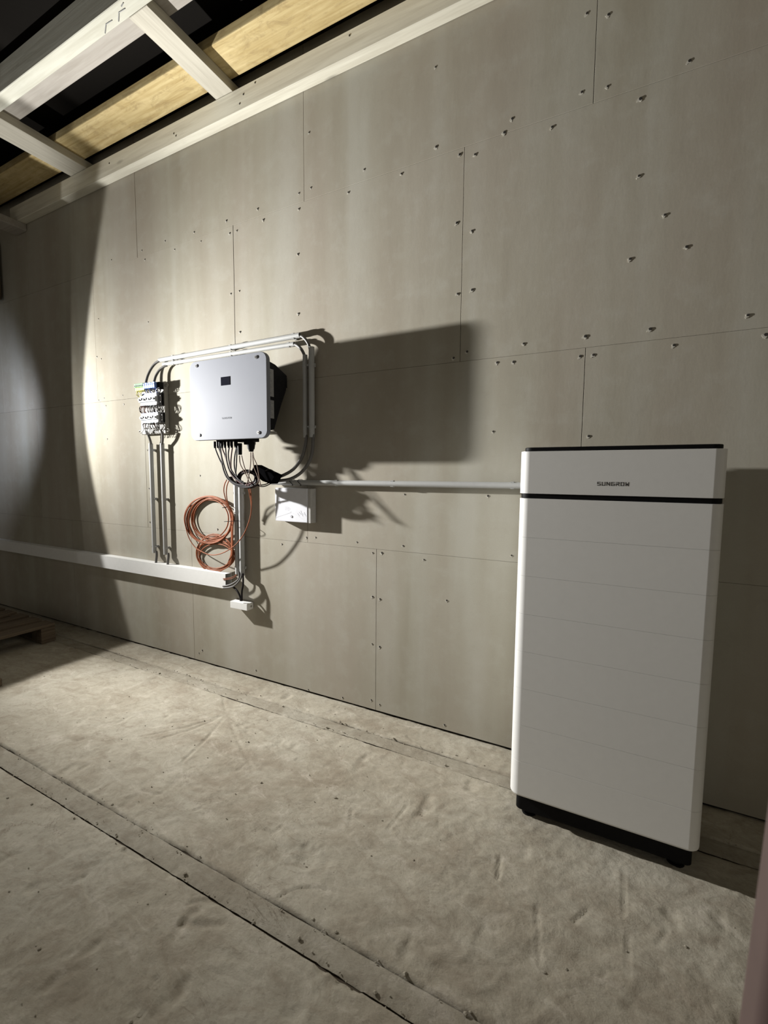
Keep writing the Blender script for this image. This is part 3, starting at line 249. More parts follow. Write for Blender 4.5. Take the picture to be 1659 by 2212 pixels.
def mat_wood(name, light, dark, axis='x', knots=True, rough=0.8, contrast=1.0, mottle=None):
    m, t, b = nt(name)
    sc = {'x': (0.06, 1, 1), 'y': (1, 0.06, 1), 'z': (1, 1, 0.06)}[axis]
    g = noise(t, coords(t, sc), 38, 5, 0.6, 0.4)
    c = ramp(t, g, [(0.30, dark), (0.62, light)])
    blot = noise(t, coords(t, [min(1, s * 5) for s in sc]), 6, 4, 0.6)
    c = mixc(t, ramp(t, blot, [(0.45, 0.0), (0.75, 0.35 * contrast)]), c, dark)
    if knots:
        vo = N(t, 'ShaderNodeTexVoronoi'); vo.inputs['Scale'].default_value = 7.0
        t.links.new(coords(t, [max(0.35, s) for s in sc]), vo.inputs['Vector'])
        kn = ramp(t, vo.outputs['Distance'], [(0.05, 1.0), (0.13, 0.0)])
        c = mixc(t, mixc(t, 1.0, kn, (0.55, 0.55, 0.55), 'MULTIPLY'), c, [x * 0.35 for x in dark])
    if mottle:
        mo = noise(t, coords(t, (0.5, 1, 1)), 16, 7, 0.72, 0.6)
        c = mixc(t, ramp(t, mo, [(0.50, 0.0), (0.66, 0.75)]), c, mottle)
        mo2 = noise(t, coords(t, (0.5, 1, 1)), 5, 4, 0.6, 0.3)
        c = mixc(t, ramp(t, mo2, [(0.52, 0.0), (0.70, 0.5)]), c, [min(1, x * 1.25 + 0.06) for x in light])
    t.links.new(c, b.inputs['Base Color'])
    b.inputs['Roughness'].default_value = rough; b.inputs['Specular IOR Level'].default_value = 0.25
    bump(t, b, g, 0.25, 0.002)
    return m

M = {}
M['board'] = mat_board()
M['core'] = plain('dark_cavity', (0.018, 0.016, 0.013), 0.95)
M['floor'] = mat_floor(0.80)
M['dirt'] = plain('joint_dirt', (0.075, 0.060, 0.044), 0.95, spec=0.1)
M['filler'] = mat_floor(0.68, 'screed_filler')
M['beam'] = mat_wood('pale_timber', (0.70, 0.68, 0.58), (0.55, 0.52, 0.43), 'x')
M['joist'] = mat_wood('bright_timber', (0.56, 0.56, 0.49), (0.45, 0.44, 0.37), 'x')
M['rafter'] = mat_wood('grey_timber', (0.54, 0.515, 0.44), (0.43, 0.405, 0.34), 'y', False)
M['greyplank'] = mat_wood('weathered_timber', (0.40, 0.375, 0.34), (0.31, 0.285, 0.25), 'x')
M['yellow'] = mat_wood('yellow_board', (0.60, 0.49, 0.26), (0.40, 0.29, 0.12), 'x', False, contrast=1.2, mottle=(0.34, 0.25, 0.12))
M['deck'] = plain('roof_underlay', (0.006, 0.005, 0.004), 0.95, spec=0.1)
M['brownwall'] = mat_wood('brown_boarding', (0.10, 0.075, 0.05), (0.06, 0.042, 0.03), 'z', False)
M['darkwood'] = mat_wood('pallet_timber', (0.17, 0.13, 0.09), (0.10, 0.078, 0.055), 'y', False)
M['white'] = plain('white_lacquer', (0.80, 0.80, 0.785), 0.38, var=0.012)
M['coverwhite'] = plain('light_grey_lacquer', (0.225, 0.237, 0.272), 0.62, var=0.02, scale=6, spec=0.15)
M['pvc'] = plain('grey_pvc', (0.40, 0.405, 0.40), 0.55, var=0.03)
M['trunk'] = plain('pale_grey_pvc', (0.74, 0.74, 0.725), 0.55, var=0.02)
M['black'] = plain('black_plastic', (0.0055, 0.0055, 0.006), 0.55, var=0.15, spec=0.10)
M['heatsink'] = plain('black_casting', (0.012, 0.012, 0.014), 0.6, var=0.2, spec=0.2)
M['blackcable'] = plain('black_cable_sheath', (0.012, 0.009, 0.010), 0.55, var=0.2, spec=0.15)
M['redcable'] = plain('dark_red_cable_sheath', (0.05, 0.008, 0.010), 0.55, var=0.2, spec=0.15)
M['greycable'] = plain('grey_cable_sheath', (0.13, 0.125, 0.12), 0.5, var=0.06, spec=0.3)
M['sleeve'] = plain('matt_black_sleeve', (0.004, 0.004, 0.0045), 0.95, var=0.1, spec=0.0)
M['brownwire'] = plain('brown_wire', (0.09, 0.034, 0.02), 0.5, spec=0.2)
M['orange'] = plain('orange_brown_cable', (0.25, 0.080, 0.034), 0.55, var=0.14, spec=0.15)
M['olive'] = plain('tan_wire', (0.10, 0.052, 0.027), 0.55, spec=0.15)
M['steel'] = plain('zinc_steel', (0.62, 0.62, 0.62), 0.28, 1.0)
M['darksteel'] = plain('dark_screw_head', (0.06, 0.055, 0.05), 0.5, 0.6)
M['scuff'] = plain('torn_paper', (0.50, 0.48, 0.42), 0.9)
M['base'] = plain('grey_plastic', (0.30, 0.285, 0.255), 0.6)
M['device'] = plain('white_device_plastic', (0.40, 0.42, 0.445), 0.55)
M['greydev'] = plain('grey_device_plastic', (0.24, 0.24, 0.25), 0.6)
M['green'] = plain('green_terminal', (0.13, 0.42, 0.14), 0.45)
M['yelterm'] = plain('yellow_terminal', (0.62, 0.60, 0.10), 0.45)
M['blueterm'] = plain('blue_terminal', (0.16, 0.27, 0.62), 0.5)
M['bluedk'] = plain('dark_blue_terminal', (0.06, 0.11, 0.42), 0.45)
M['cyan'] = plain('pale_blue_strip', (0.25, 0.47, 0.55), 0.5)
M['yelwire'] = plain('yellow_green_wire', (0.45, 0.42, 0.06), 0.45)
M['whitewire'] = plain('white_wire', (0.42, 0.42, 0.40), 0.45)
M['sticker'] = plain('grey_sticker', (0.36, 0.365, 0.37), 0.6, var=0.08, scale=90)
M['ink'] = plain('black_print', (0.02, 0.02, 0.02), 0.5)
M['greyink'] = plain('grey_print', (0.10, 0.105, 0.12), 0.8, spec=0.1)
M['glass'] = plain('dark_display_glass', (0.012, 0.013, 0.02), 0.08)
M['paper'] = plain('white_junction_plastic', (0.74, 0.75, 0.80), 0.4, var=0.03, scale=25)
M['papergrey'] = plain('grey_print_line', (0.50, 0.50, 0.55), 0.5)
M['clear'] = plain('translucent_grey_rim', (0.46, 0.45, 0.43), 0.25)
M['door'] = plain('pinkish_brown_paint', (0.155, 0.105, 0.097), 0.6, var=0.1, scale=8)
M['lampshell'] = plain('lamp_shell', (0.05, 0.05, 0.055), 0.5)

# ------------------------------------------------------------------ mesh helpers
def merge(bm, sub, bev=0.0, seg=2):
    if bev > 0:
        bmesh.ops.bevel(sub, geom=list(sub.edges), offset=bev, segments=seg, profile=0.5, affect='EDGES', clamp_overlap=True)
    me = bpy.data.meshes.new('tmp'); sub.to_mesh(me); sub.free()
    bm.from_mesh(me); bpy.data.meshes.remove(me)
    return bm

def box(bm, x0, x1, y0, y1, z0, z1, bev=0.0, seg=2, rot=None):
    s = bmesh.new(); bmesh.ops.create_cube(s, size=1.0)
    c = Vector(((x0 + x1) / 2, (y0 + y1) / 2, (z0 + z1) / 2))
    for v in s.verts:
        v.co = Vector((v.co.x * abs(x1 - x0), v.co.y * abs(y1 - y0), v.co.z * abs(z1 - z0)))
    if bev > 0:
        bmesh.ops.bevel(s, geom=list(s.edges), offset=bev, segments=seg, profile=0.5, affect='EDGES', clamp_overlap=True)
    for v in s.verts:
        v.co = (rot @ v.co if rot else v.co) + c
    return merge(bm, s)

def prism(bm, poly, axis, a0, a1, bev=0.0, seg=2, caps_only=False):
    """extrude a closed 2-D polygon along an axis"""
    s = bmesh.new()
    def put(u, v, w):
        return {'x': (w, u, v), 'y': (u, w, v), 'z': (u, v, w)}[axis]
    A = [s.verts.new(put(u, v, a0)) for u, v in poly]
    B = [s.verts.new(put(u, v, a1)) for u, v in poly]
    n = len(poly)
    s.faces.new(A); s.faces.new(list(reversed(B)))
    for i in range(n):
        s.faces.new((A[i], B[i], B[(i + 1) % n], A[(i + 1) % n]))
    bmesh.ops.recalc_face_normals(s, faces=list(s.faces))
    if bev > 0:
        cap = set(A) | set()
        ed = [e for e in s.edges if (e.verts[0] in A) == (e.verts[1] in A)] if caps_only else list(s.edges)
        bmesh.ops.bevel(s, geom=ed, offset=bev, segments=seg, profile=0.5, affect='EDGES', clamp_overlap=True)
    return merge(bm, s)

def rrect(u0, u1, v0, v1, r, n=6):
    out = []
    for cu, cv, a in ((u1 - r, v1 - r, 0), (u0 + r, v1 - r, 90), (u0 + r, v0 + r, 180), (u1 - r, v0 + r, 270)):
        for i in range(n + 1):
            t = R(a + 90 * i / n)
            out.append((cu + r * math.cos(t), cv + r * math.sin(t)))
    return out

def smooth_path(pts, sub=4, closed=False):
    P = [Vector(p) for p in pts]; n = len(P); out = []
    rng = range(n if closed else n - 1)
    for i in rng:
        p0 = P[(i - 1) % n] if closed or i > 0 else P[0] * 2 - P[1]
        p1 = P[i]; p2 = P[(i + 1) % n]
        p3 = P[(i + 2) % n] if closed or i + 2 < n else P[-1] * 2 - P[-2]
        for k in range(sub):
            t = k / sub
            out.append(0.5 * ((2 * p1) + (-p0 + p2) * t + (2 * p0 - 5 * p1 + 4 * p2 - p3) * t * t + (-p0 + 3 * p1 - 3 * p2 + p3) * t ** 3))
    if not closed: out.append(P[-1])
    return out

def tube(bm, pts, r, n=8, sub=4, closed=False):
    P = smooth_path(pts, sub, closed) if sub > 1 else [Vector(p) for p in pts]
    m = len(P); rings = []
    t0 = (P[1] - P[0]).normalized()
    nrm = t0.orthogonal().normalized()
    for i in range(m):
        if closed: t = (P[(i + 1) % m] - P[(i - 1) % m])
        else: t = P[min(i + 1, m - 1)] - P[max(i - 1, 0)]
        t = t.normalized() if t.length > 1e-9 else t0
        nrm = (nrm - t * nrm.dot(t)).normalized(); bi = t.cross(nrm)
        rings.append([bm.verts.new(P[i] + nrm * (r * math.cos(2 * math.pi * j / n)) + bi * (r * math.sin(2 * math.pi * j / n))) for j in range(n)])
    for i in range(m if closed else m - 1):
        a = rings[i]; b = rings[(i + 1) % m]
        if closed and i == m - 1:
            # best alignment for the closing ring
            k = min(range(n), key=lambda s: sum((a[j].co - b[(j + s) % n].co).length for j in range(n)))
        else: k = 0
        for j in range(n):
            bm.faces.new((a[j], a[(j + 1) % n], b[(j + 1 + k) % n], b[(j + k) % n]))
    if not closed:
        bm.faces.new(list(reversed(rings[0]))); bm.faces.new(rings[-1])
    return bm

def pipe(bm, a, b, ro, ri, n=20):
    """hollow straight pipe"""
    a = Vector(a); b = Vector(b); t = (b - a).normalized(); u = t.orthogonal().normalized(); v = t.cross(u)
    def ring(c, r): return [bm.verts.new(c + u * (r * math.cos(2 * math.pi * j / n)) + v * (r * math.sin(2 * math.pi * j / n))) for j in range(n)]
    oa, ob, ia, ib = ring(a, ro), ring(b, ro), ring(a, ri), ring(b, ri)
    for j in range(n):
        k = (j + 1) % n
        bm.faces.new((oa[j], oa[k], ob[k], ob[j])); bm.faces.new((ia[k], ia[j], ib[j], ib[k]))
        bm.faces.new((oa[k], oa[j], ia[j], ia[k])); bm.faces.new((ob[j], ob[k], ib[k], ib[j]))
    return bm

def cyl(bm, c, axis, r0, r1, h, n=16, bev=0.0):
    s = bmesh.new()
    bmesh.ops.create_cone(s, cap_ends=True, segments=n, radius1=r0, radius2=r1, depth=h)
    q = Vector((0, 0, 1)).rotation_difference(Vector(axis))
    for v in s.verts: v.co = q @ v.co + Vector(c)
    return merge(bm, s, bev)

def obj(name, bm, m, parent=None, smooth=35, label=None):
    bmesh.ops.recalc_face_normals(bm, faces=list(bm.faces))
    me = bpy.data.meshes.new(name)
    off = Vector(parent['_w']) if parent is not None else Vector((0, 0, 0))
    for v in bm.verts: v.co -= off
    bm.to_mesh(me); bm.free()
    me.materials.append(M[m] if isinstance(m, str) else m)
    if smooth:
        for p in me.polygons: p.use_smooth = True
        me.set_sharp_from_angle(angle=R(smooth))
    o = bpy.data.objects.new(name, me); COL.objects.link(o)
    o['_w'] = tuple(off)
    if smooth and len(me.polygons) > 5:
        wn = o.modifiers.new('normals', 'WEIGHTED_NORMAL'); wn.keep_sharp = True; wn.weight = 100
    if parent is not None: o.parent = parent
    if label: o['label'] = label
    return o

def B(): return bmesh.new()

def thing(name, label, cat, loc, group=None):
    o = bpy.data.objects.new(name, None); COL.objects.link(o)
    o.location = loc; o['_w'] = tuple(loc); o.empty_display_size = 0.05
    o['label'] = label; o['category'] = cat
    if group: o['group'] = group
    return o

def tag(o, label, cat, group=None):
    o['label'] = label; o['category'] = cat
    if group: o['group'] = group
    return o

def copy_part(src, parent, delta, name=None):
    """another piece sharing the mesh of src, moved by delta (world offset)"""
    c = src.copy(); COL.objects.link(c); c.parent = parent
    c.location = Vector(src.location) + Vector(delta)
    return c

# ------------------------------------------------------------------ structure: back wall of fibre boards
wall = obj('wall_back', box(B(), -6.0, 2.6, 0.0135, 0.15, 0.0, 3.75), 'core', smooth=0)
wall['kind'] = 'structure'
GAP = 0.0011
rows = [(0.012, 0.936, -1.160), (0.936, 1.897, -0.147), (1.897, 2.880, -0.707), (2.880, 3.70, -0.160)]
PITCH = 1.482
rb = random.Random(11)
for z0, z1, x0 in rows:
    xs = sorted([x0 + PITCH * k for k in range(-5, 4)])
    xs = [max(-5.98, min(2.58, x)) for x in xs]
    xs = sorted(set(xs + [-5.98, 2.58]))
    for a, b_ in zip(xs[:-1], xs[1:]):
        if b_ - a < 0.05: continue
        p = rb.uniform(0.0, 0.0012)
        obj('panel', box(B(), a + GAP, b_ - GAP, 0.0 + p, 0.0135, z0 + GAP * 0.45, z1 - GAP * 0.45, 0.0006, 1), 'board', wall, smooth=0)

# screw heads sunk in the boards, with a scuffed paper edge
bm = B()
cyl(bm, (0, -0.0006, 0), (0, -1, 0), 0.0052, 0.0044, 0.0022, 10)
scr = obj('screw', bm, 'darksteel', wall)
bm = B()
s = [(0.0072 * math.cos(t) * (1 + 0.4 * math.sin(2.3 * i)), 0.0072 * math.sin(t) * (1 + 0.4 * math.cos(1.7 * i))) for i, t in enumerate([2 * math.pi * k / 9 for k in range(9)])]
prism(bm, s, 'y', -0.0012, 0.001)
scf = obj('scuff', bm, 'scuff', wall, smooth=0)
rs = random.Random(5)
first = True
for x, z in SCREWS:
    sc = rs.uniform(0.75, 1.15) * (1.15 if x > -0.9 and z > 1.2 else 0.95)
    if first: a, c = scr, scf; first = False
    else: a, c = copy_part(scr, wall, (0, 0, 0)), copy_part(scf, wall, (0, 0, 0))
    a.location = (x, 0, z); c.location = (x - 0.003 * sc, 0.0004, z - 0.0035 * sc)
    a.scale = (sc, 1, sc); c.scale = (sc, 1, sc * rs.uniform(0.6, 1.0)); c.rotation_euler = (0, rs.uniform(0, 6.28), 0)

# left and right end walls (the left end is only glimpsed in the top left corner)
wl = obj('wall_left', box(B(), -6.1, -5.98, -4.2, 0.0, 0.0, 3.75), 'board', smooth=0); wl['kind'] = 'structure'
wr = obj('wall_right', box(B(), 2.58, 2.7, -4.2, 0.0, 0.0, 3.75), 'board', smooth=0); wr['kind'] = 'structure'

# ------------------------------------------------------------------ floor: screed with two rail channels filled afterwards
def vnoise(X, Y, f, seed):
    rng = np.random.RandomState(seed); g = rng.rand(256, 256)
    x = X * f + 57.3; y = Y * f + 91.7
    xi = np.floor(x).astype(int); yi = np.floor(y).astype(int)
    u = x - xi; v = y - yi; u = u * u * (3 - 2 * u); v = v * v * (3 - 2 * v)
    a = g[xi % 256, yi % 256]; b = g[(xi + 1) % 256, yi % 256]; c = g[xi % 256, (yi + 1) % 256]; d = g[(xi + 1) % 256, (yi + 1) % 256]
    return (a * (1 - u) + b * u) * (1 - v) + (c * (1 - u) + d * u) * v - 0.5

def fbm(X, Y, f, seed, oct=5, gain=0.5):
    s = 0; a = 1.0
    for k in range(oct):
        s = s + a * vnoise(X, Y, f * 2 ** k, seed + k); a *= gain
    return s

G1 = (-1.226, -1.148); G2 = (-0.268, -0.186)
XF = np.concatenate([np.arange(-6.0, -4.2, 0.05), np.arange(-4.2, 0.9, 0.008), np.arange(0.9, 2.601, 0.05)])
def carve(X, Y, Z, pts, w, dep, ridge=0.35):
    """press a scratch or chip into the surface, pushing up a small burr beside it"""
    P = np.array(pts); m = w * 4
    sel = (X > P[:, 0].min() - m) & (X < P[:, 0].max() + m) & (Y > P[:, 1].min() - m) & (Y < P[:, 1].max() + m)
    if not sel.any(): return
    x = X[sel]; y = Y[sel]; d = np.full(x.shape, 9.0)
    for (ax, ay), (bx, by) in zip(P[:-1], P[1:]):
        vx, vy = bx - ax, by - ay; L = vx * vx + vy * vy + 1e-9
        t = np.clip(((x - ax) * vx + (y - ay) * vy) / L, 0, 1)
        d = np.minimum(d, np.hypot(x - ax - t * vx, y - ay - t * vy))
    nz = 0.6 + 0.8 * (vnoise(x, y, 18.0, 83) + 0.5)
    Z[sel] += -dep * nz * np.exp(-(d / (w * nz)) ** 2) + dep * ridge * np.exp(-((d - 2.0 * w) / w) ** 2) * nz

def floor_piece(name, y0, y1, step, m, kind, base=0.0):
    ny = max(4, int((y1 - y0) / step)) + 1
    xs_f = XF if step < 0.03 else np.arange(-6.0, 2.61, 0.06)
    X, Y = np.meshgrid(xs_f, np.linspace(y0, y1, ny), indexing='ij')
    nx = len(xs_f)
    wx = X + 0.12 * vnoise(X, Y, 3.0, 40); wy = Y + 0.08 * vnoise(X, Y, 3.0, 41)
    # long shallow waves, trowel sweeps running obliquely, pits
    u_ = wx * 0.80 + wy * 0.60; v_ = -wx * 0.60 + wy * 0.80
    Z = 0.0040 * fbm(X, Y, 0.8, 1, 3) + 0.0017 * fbm(u_, v_ * 2.0, 3.2, 9, 7, 0.70) + 0.0030 * fbm(u_, v_ * 1.8, 11.0, 15, 4, 0.72)
    rid = 1 - np.abs(fbm(u_ * 0.9, v_ * 2.0, 5.0, 27, 4, 0.6)) * 3.2; Z = Z - 0.0024 * np.clip(rid - 0.55, 0, 1) * np.clip(fbm(X, Y, 1.9, 29, 2) * 2.4 + 0.2, 0, 1)
    sweep = np.clip(fbm(u_ * 0.8, v_ * 2.2, 4.0, 33, 3) - 0.22, 0, 1); Z = Z - 0.005 * sweep
    ch = fbm(X * 1.4, Y, 8.0, 21, 3); Z = Z - 0.007 * np.clip(ch - 0.40, 0, 1) / 0.3
    for w, dep, pts in SCARS: carve(X, Y, Z, pts, w * 0.60, dep * 0.75, 0.15)
    if kind == 'slab':
        for g in G1 + G2:                       # crumbled arris along the channels
            dd = np.abs(Y - g); w = 0.004 + 0.014 * np.clip(vnoise(X, Y * 0 + g, 9.0, 61) + 0.08, 0, 1) + 0.06 * np.clip(vnoise(X, Y * 0 + g, 2.3, 62) - 0.25, 0, 1)
            Z = Z - 0.009 * np.clip(1 - dd / w, 0, 1)
    else:
        Z = Z * 0.45
    x1d = X[:, 0]
    for edge, col in ((y0, 0), (y1, -1)):       # ragged long edges, leaving an open joint
        if min(abs(edge - g) for g in G1 + G2) > 1e-6: continue
        j = 0.0004 + 0.0075 * np.abs(vnoise(x1d, x1d * 0 + edge * 7, 27.0, 71)) + 0.011 * np.clip(vnoise(x1d, x1d * 0 + edge * 5, 4.0, 72) - 0.05, 0, 1)
        if kind == 'fill': j = j * 0.4
        Y[:, col] += j * (1 if col == 0 else -1)
        Z[:, col] -= 0.003
    Z = np.clip(Z + base, -0.0095, 0.014)
    verts = np.stack([X.ravel(), Y.ravel(), Z.ravel()], 1)
    I, J = np.meshgrid(np.arange(nx - 1), np.arange(ny - 1), indexing='ij')
    q = (I * ny + J).ravel()
    faces = np.stack([q, q + ny, q + ny + 1, q + 1], 1)
    me = bpy.data.meshes.new(name); me.from_pydata(verts.tolist(), [], faces.tolist()); me.materials.append(M[m])
    me.polygons.foreach_set('use_smooth', [True] * len(faces))
    o = bpy.data.objects.new(name, me); COL.objects.link(o); o['_w'] = (0, 0, 0)
    return o

floor = obj('floor', box(B(), -6.0, 2.6, -4.2, 0.14, -0.14, -0.011), 'dirt', smooth=0); floor['kind'] = 'structure'
for nm, y0, y1, st, m, kd, bs in (('screed_slab', -4.2, -1.9, 0.06, 'floor', 'slab', 0.0), ('screed_slab', -1.9, G1[0], 0.008, 'floor', 'slab', 0.0), ('filler_strip', G1[0], G1[1], 0.010, 'filler', 'fill', -0.003),
                              ('screed_slab', G1[1], G2[0], 0.008, 'floor', 'slab', 0.0), ('filler_strip', G2[0], G2[1], 0.010, 'filler', 'fill', -0.003),
                              ('screed_slab', G2[1], 0.012, 0.008, 'floor', 'slab', 0.0)):
    o = floor_piece(nm, y0, y1, st, m, kd, bs); o.parent = floor

# cement crumbs scattered over the screed and along the channel edges (too many and too small to count)
rg_ = random.Random(17); bm = B()
for k in range(620):
    gx = rg_.uniform(-3.3, 0.5)
    if k % 5 < 3:
        e = rg_.choice((G1[0], G1[1], G2[0], G2[1])); gy = e + rg_.gauss(0, 0.012)
    else: gy = rg_.uniform(-1.75, -0.03)
    if -0.38 < gx < 0.36 and gy > -0.46: continue
    s = rg_.uniform(0.0012, 0.0030) if k % 9 else rg_.uniform(0.003, 0.0065)
    q = bmesh.new(); bmesh.ops.create_icosphere(q, subdivisions=1, radius=s)
    for v in q.verts: v.co = Vector((v.co.x * rg_.uniform(0.8, 1.6), v.co.y * rg_.uniform(0.8, 1.3), v.co.z * rg_.uniform(0.5, 0.9))) + Vector((gx, gy, s * 0.4 - 0.001))
    merge(bm, q)
o = obj('cement_crumbs', bm, 'filler', smooth=0); o['kind'] = 'stuff'
tag(o, 'fine cement crumbs scattered over the rough screed floor', 'crumbs')

# ------------------------------------------------------------------ ceiling: dark underlay over the timbers
ceil = obj('ceiling', box(B(), -6.0, 2.6, -4.2, 0.15, 3.80, 3.86), 'deck', smooth=0); ceil['kind'] = 'structure'

# ------------------------------------------------------------------ roof timbers
o = obj('ledger_beam', box(B(), -4.70, 2.5, -0.066, -0.001, 3.453, 3.578, 0.003, 1), 'beam')
tag(o, 'long pale ledger beam fixed along the top of the board wall', 'beam')
bm = B()
for x, z in ((-2.05, 3.49), (-2.02, 3.53), (-1.93, 3.56), (-2.62, 3.51), (-2.6, 3.49), (-3.3, 3.53), (-1.3, 3.55)):
    cyl(bm, (x, -0.066, z), (0, -1, 0), 0.006, 0.005, 0.003, 8)
n_ = obj('nail', bm, 'darksteel'); n_.parent = o; n_['kind'] = 'stuff'
o = obj('joist_beam', box(B(), -5.6, 2.5, -0.680, -0.606, 3.580, 3.735, 0.003, 1), 'joist')
tag(o, 'bright rough timber beam crossing the top left corner, parallel to the wall', 'beam')
for nl in NAILS:
    bm = B(); tube(bm, [(x, y, 3.5785) for x, y in nl], 0.0020, 6, 1)
    n_ = obj('bent_nail', bm, 'ink'); n_.parent = o
rlabels = ['flat rafter board at far left, out in the shadow', 'second rafter board, meeting the ledger near its left end', 'rafter board with bright underside in the middle of the roof opening', 'rafter board above the battery, hidden past the top edge']
for i, (a, b_) in enumerate([(-5.25, -5.06), (-3.782, -3.580), (-2.243, -2.106), (-0.72, -0.58)]):
    o = obj('rafter', box(B(), a, b_, -0.605, -0.001, 3.579, 3.634, 0.002, 1), 'rafter')
    tag(o, rlabels[i], 'rafter', 'rafter boards between ledger and beam')
o = obj('purlin', box(B(), -5.9, 2.5, -0.275, -0.070, 3.635, 3.690, 0.008, 2), 'yellow')
tag(o, 'wide yellow roof board running above the rafters beside the ledger', 'roof board', 'boards lying on the rafters')
o = obj('purlin', box(B(), -5.9, 2.5, -0.600, -0.478, 3.635, 3.675, 0.003, 1), 'greyplank')
tag(o, 'grey weathered board lying on the rafters behind the bright beam', 'roof board', 'boards lying on the rafters')
o = obj('wall_plate', box(B(), -4.75, -4.58, -1.4, -0.002, 3.395, 3.452, 0.003, 1), 'greyplank')
tag(o, 'short timber under the left end of the ledger beam', 'beam')
o = obj('boarding', box(B(), -5.12, -5.03, -0.5, -0.02, 2.9, 3.40, 0.002, 1), 'brownwall')
tag(o, 'dark brown board hanging at the upper left edge below the ledger end', 'board')

# ------------------------------------------------------------------ battery tower
BX0, BX1, BY0, BY1 = -0.325, 0.302, -0.435, -0.105
bat = thing('battery_cabinet', 'tall white stacked battery tower with black lid standing on the floor', 'battery', (-0.0115, -0.27, 0))
def mod(z0, z1, r=0.036, bev=0.0007, inset=0.0):
    bm = B(); prism(bm, rrect(BX0 + inset, BX1 - inset, BY0 + inset, BY1 - inset, r, 8), 'z', z0, z1, bev, 2, True); return bm
obj('plinth', prism(B(), rrect(BX0 + 0.022, BX1 - 0.016, BY0 + 0.03, BY1 - 0.01, 0.02), 'z', 0.022, 0.0945, 0.003, 1, True), 'black', bat, label='black recessed plinth')
for fx in (BX0 + 0.07, BX1 - 0.06):
    for fy in (BY0 + 0.065, BY1 - 0.05):
        bm = B(); cyl(bm, (fx, fy, 0.014), (0, 0, 1), 0.024, 0.018, 0.018, 16); cyl(bm, (fx, fy, 0.004), (0, 0, 1), 0.028, 0.028, 0.008, 16)
        obj('foot', bm, 'black', bat)
mh = 0.1461
m0 = obj('battery_module', mod(0.0945, 0.0945 + mh - 0.0004), 'white', bat)
bmod = m0.data
for k in range(1, 8):
    copy_part(m0, bat, (0, 0, k * mh))
# lowest module: rounded lower edge, sharp upper edge
sb_ = bmesh.new(); pl = rrect(BX0, BX1, BY0, BY1, 0.036, 8); npl = len(pl)
lev = [(0.0945 + 0.012 * (1 - math.cos(R(a))), 0.012 * (1 - math.sin(R(a)))) for a in (0, 22, 45, 67, 90)] + [(0.0945 + mh - 0.0011, 0.0), (0.0945 + mh - 0.0004, 0.0007)]
cxb, cyb = (BX0 + BX1) / 2, (BY0 + BY1) / 2
hx, hy = (BX1 - BX0) / 2, (BY1 - BY0) / 2
rg = [[sb_.verts.new((cxb + (u - cxb) * (hx - ins) / hx, cyb + (v - cyb) * (hy - ins) / hy, z)) for u, v in pl] for z, ins in lev]
for a_, b__ in zip(rg[:-1], rg[1:]):
    for k in range(npl): sb_.faces.new((a_[k], a_[(k + 1) % npl], b__[(k + 1) % npl], b__[k]))
sb_.faces.new(rg[0]); sb_.faces.new(rg[-1])
obj('battery_module', sb_, 'white', bat)
bpy.data.objects.remove(m0, do_unlink=True)
zt_ = 0.0945 + 8 * mh
obj('spacer_band', prism(B(), rrect(BX0 + 0.004, BX1 - 0.004, BY0 + 0.004, BY1 - 0.004, 0.034, 8), 'z', zt_ + 0.0005, 1.2805, 0.0015, 2, True), 'black', bat, label='narrow black band below the top section')
ctl = obj('control_module', mod(1.281, 1.4355), 'white', bat, label='white top section with black lettering')
obj('lid', prism(B(), rrect(BX0 + 0.012, BX1 - 0.010, BY0 + 0.012, BY1 - 0.012, 0.03, 8), 'z', 1.436, 1.4505, 0.003, 2, True), 'black', bat, label='thin black lid')
obj('side_switch', box(B(), BX1 - 0.002, BX1 + 0.008, -0.33, -0.26, 1.365, 1.405, 0.002, 1), 'black', bat, label='black switch on the right flank')

# lettering: square stroke letters, each a few flat bars
GLYPH = {
 'S': [[(1, 1), (0, 1), (0, .5), (1, .5), (1, 0), (0, 0)]],
 'U': [[(0, 1), (0, 0), (1, 0), (1, 1)]],
 'N': [[(0, 0), (0, 1), (1, 0), (1, 1)]],
 'G': [[(1, 1), (0, 1), (0, 0), (1, 0), (1, .5), (.5, .5)]],
 'R': [[(0, 0), (0, .55), (1, .55), (1, 1), (0, 1)], [(.45, .5), (1, 0)]],
 'O': [[(0, 0), (0, 1), (1, 1), (1, 0), (0, 0)]],
 'W': [[(0, 1), (.08, 0), (.5, .55), (.92, 0), (1, 1)]],
}
def lettering(word, x0, x1, z0, z1, y, w, m, parent):
    bm = B(); n = len(word); cw = (x1 - x0) / n; lw = cw * 0.74
    for i, chx in enumerate(word):
        ox = x0 + i * cw + w / 2
        for st in GLYPH[chx]:
            pts = [(ox + u * (lw - w), z0 + w / 2 + v * (z1 - z0 - w)) for u, v in st]
            for (ax, az), (bx, bz) in zip(pts[:-1], pts[1:]):
                d = Vector((bx - ax, bz - az)); L = d.length
                if L < 1e-6: continue
                d /= L; nn = Vector((-d.y, d.x)) * (w / 2); e = d * (w / 2)
                q = [(ax - e.x + nn.x, az - e.y + nn.y), (ax - e.x - nn.x, az - e.y - nn.y), (bx + e.x - nn.x, bz + e.y - nn.y), (bx + e.x + nn.x, bz + e.y + nn.y)]
                prism(bm, q, 'y', y - 0.00025, y + 0.0004)
    return obj('lettering', bm, m, parent, smooth=0)
lettering('SUNGROW', -0.0615, 0.0385, 1.3145, 1.3275, BY0, 0.0023, 'ink', ctl)

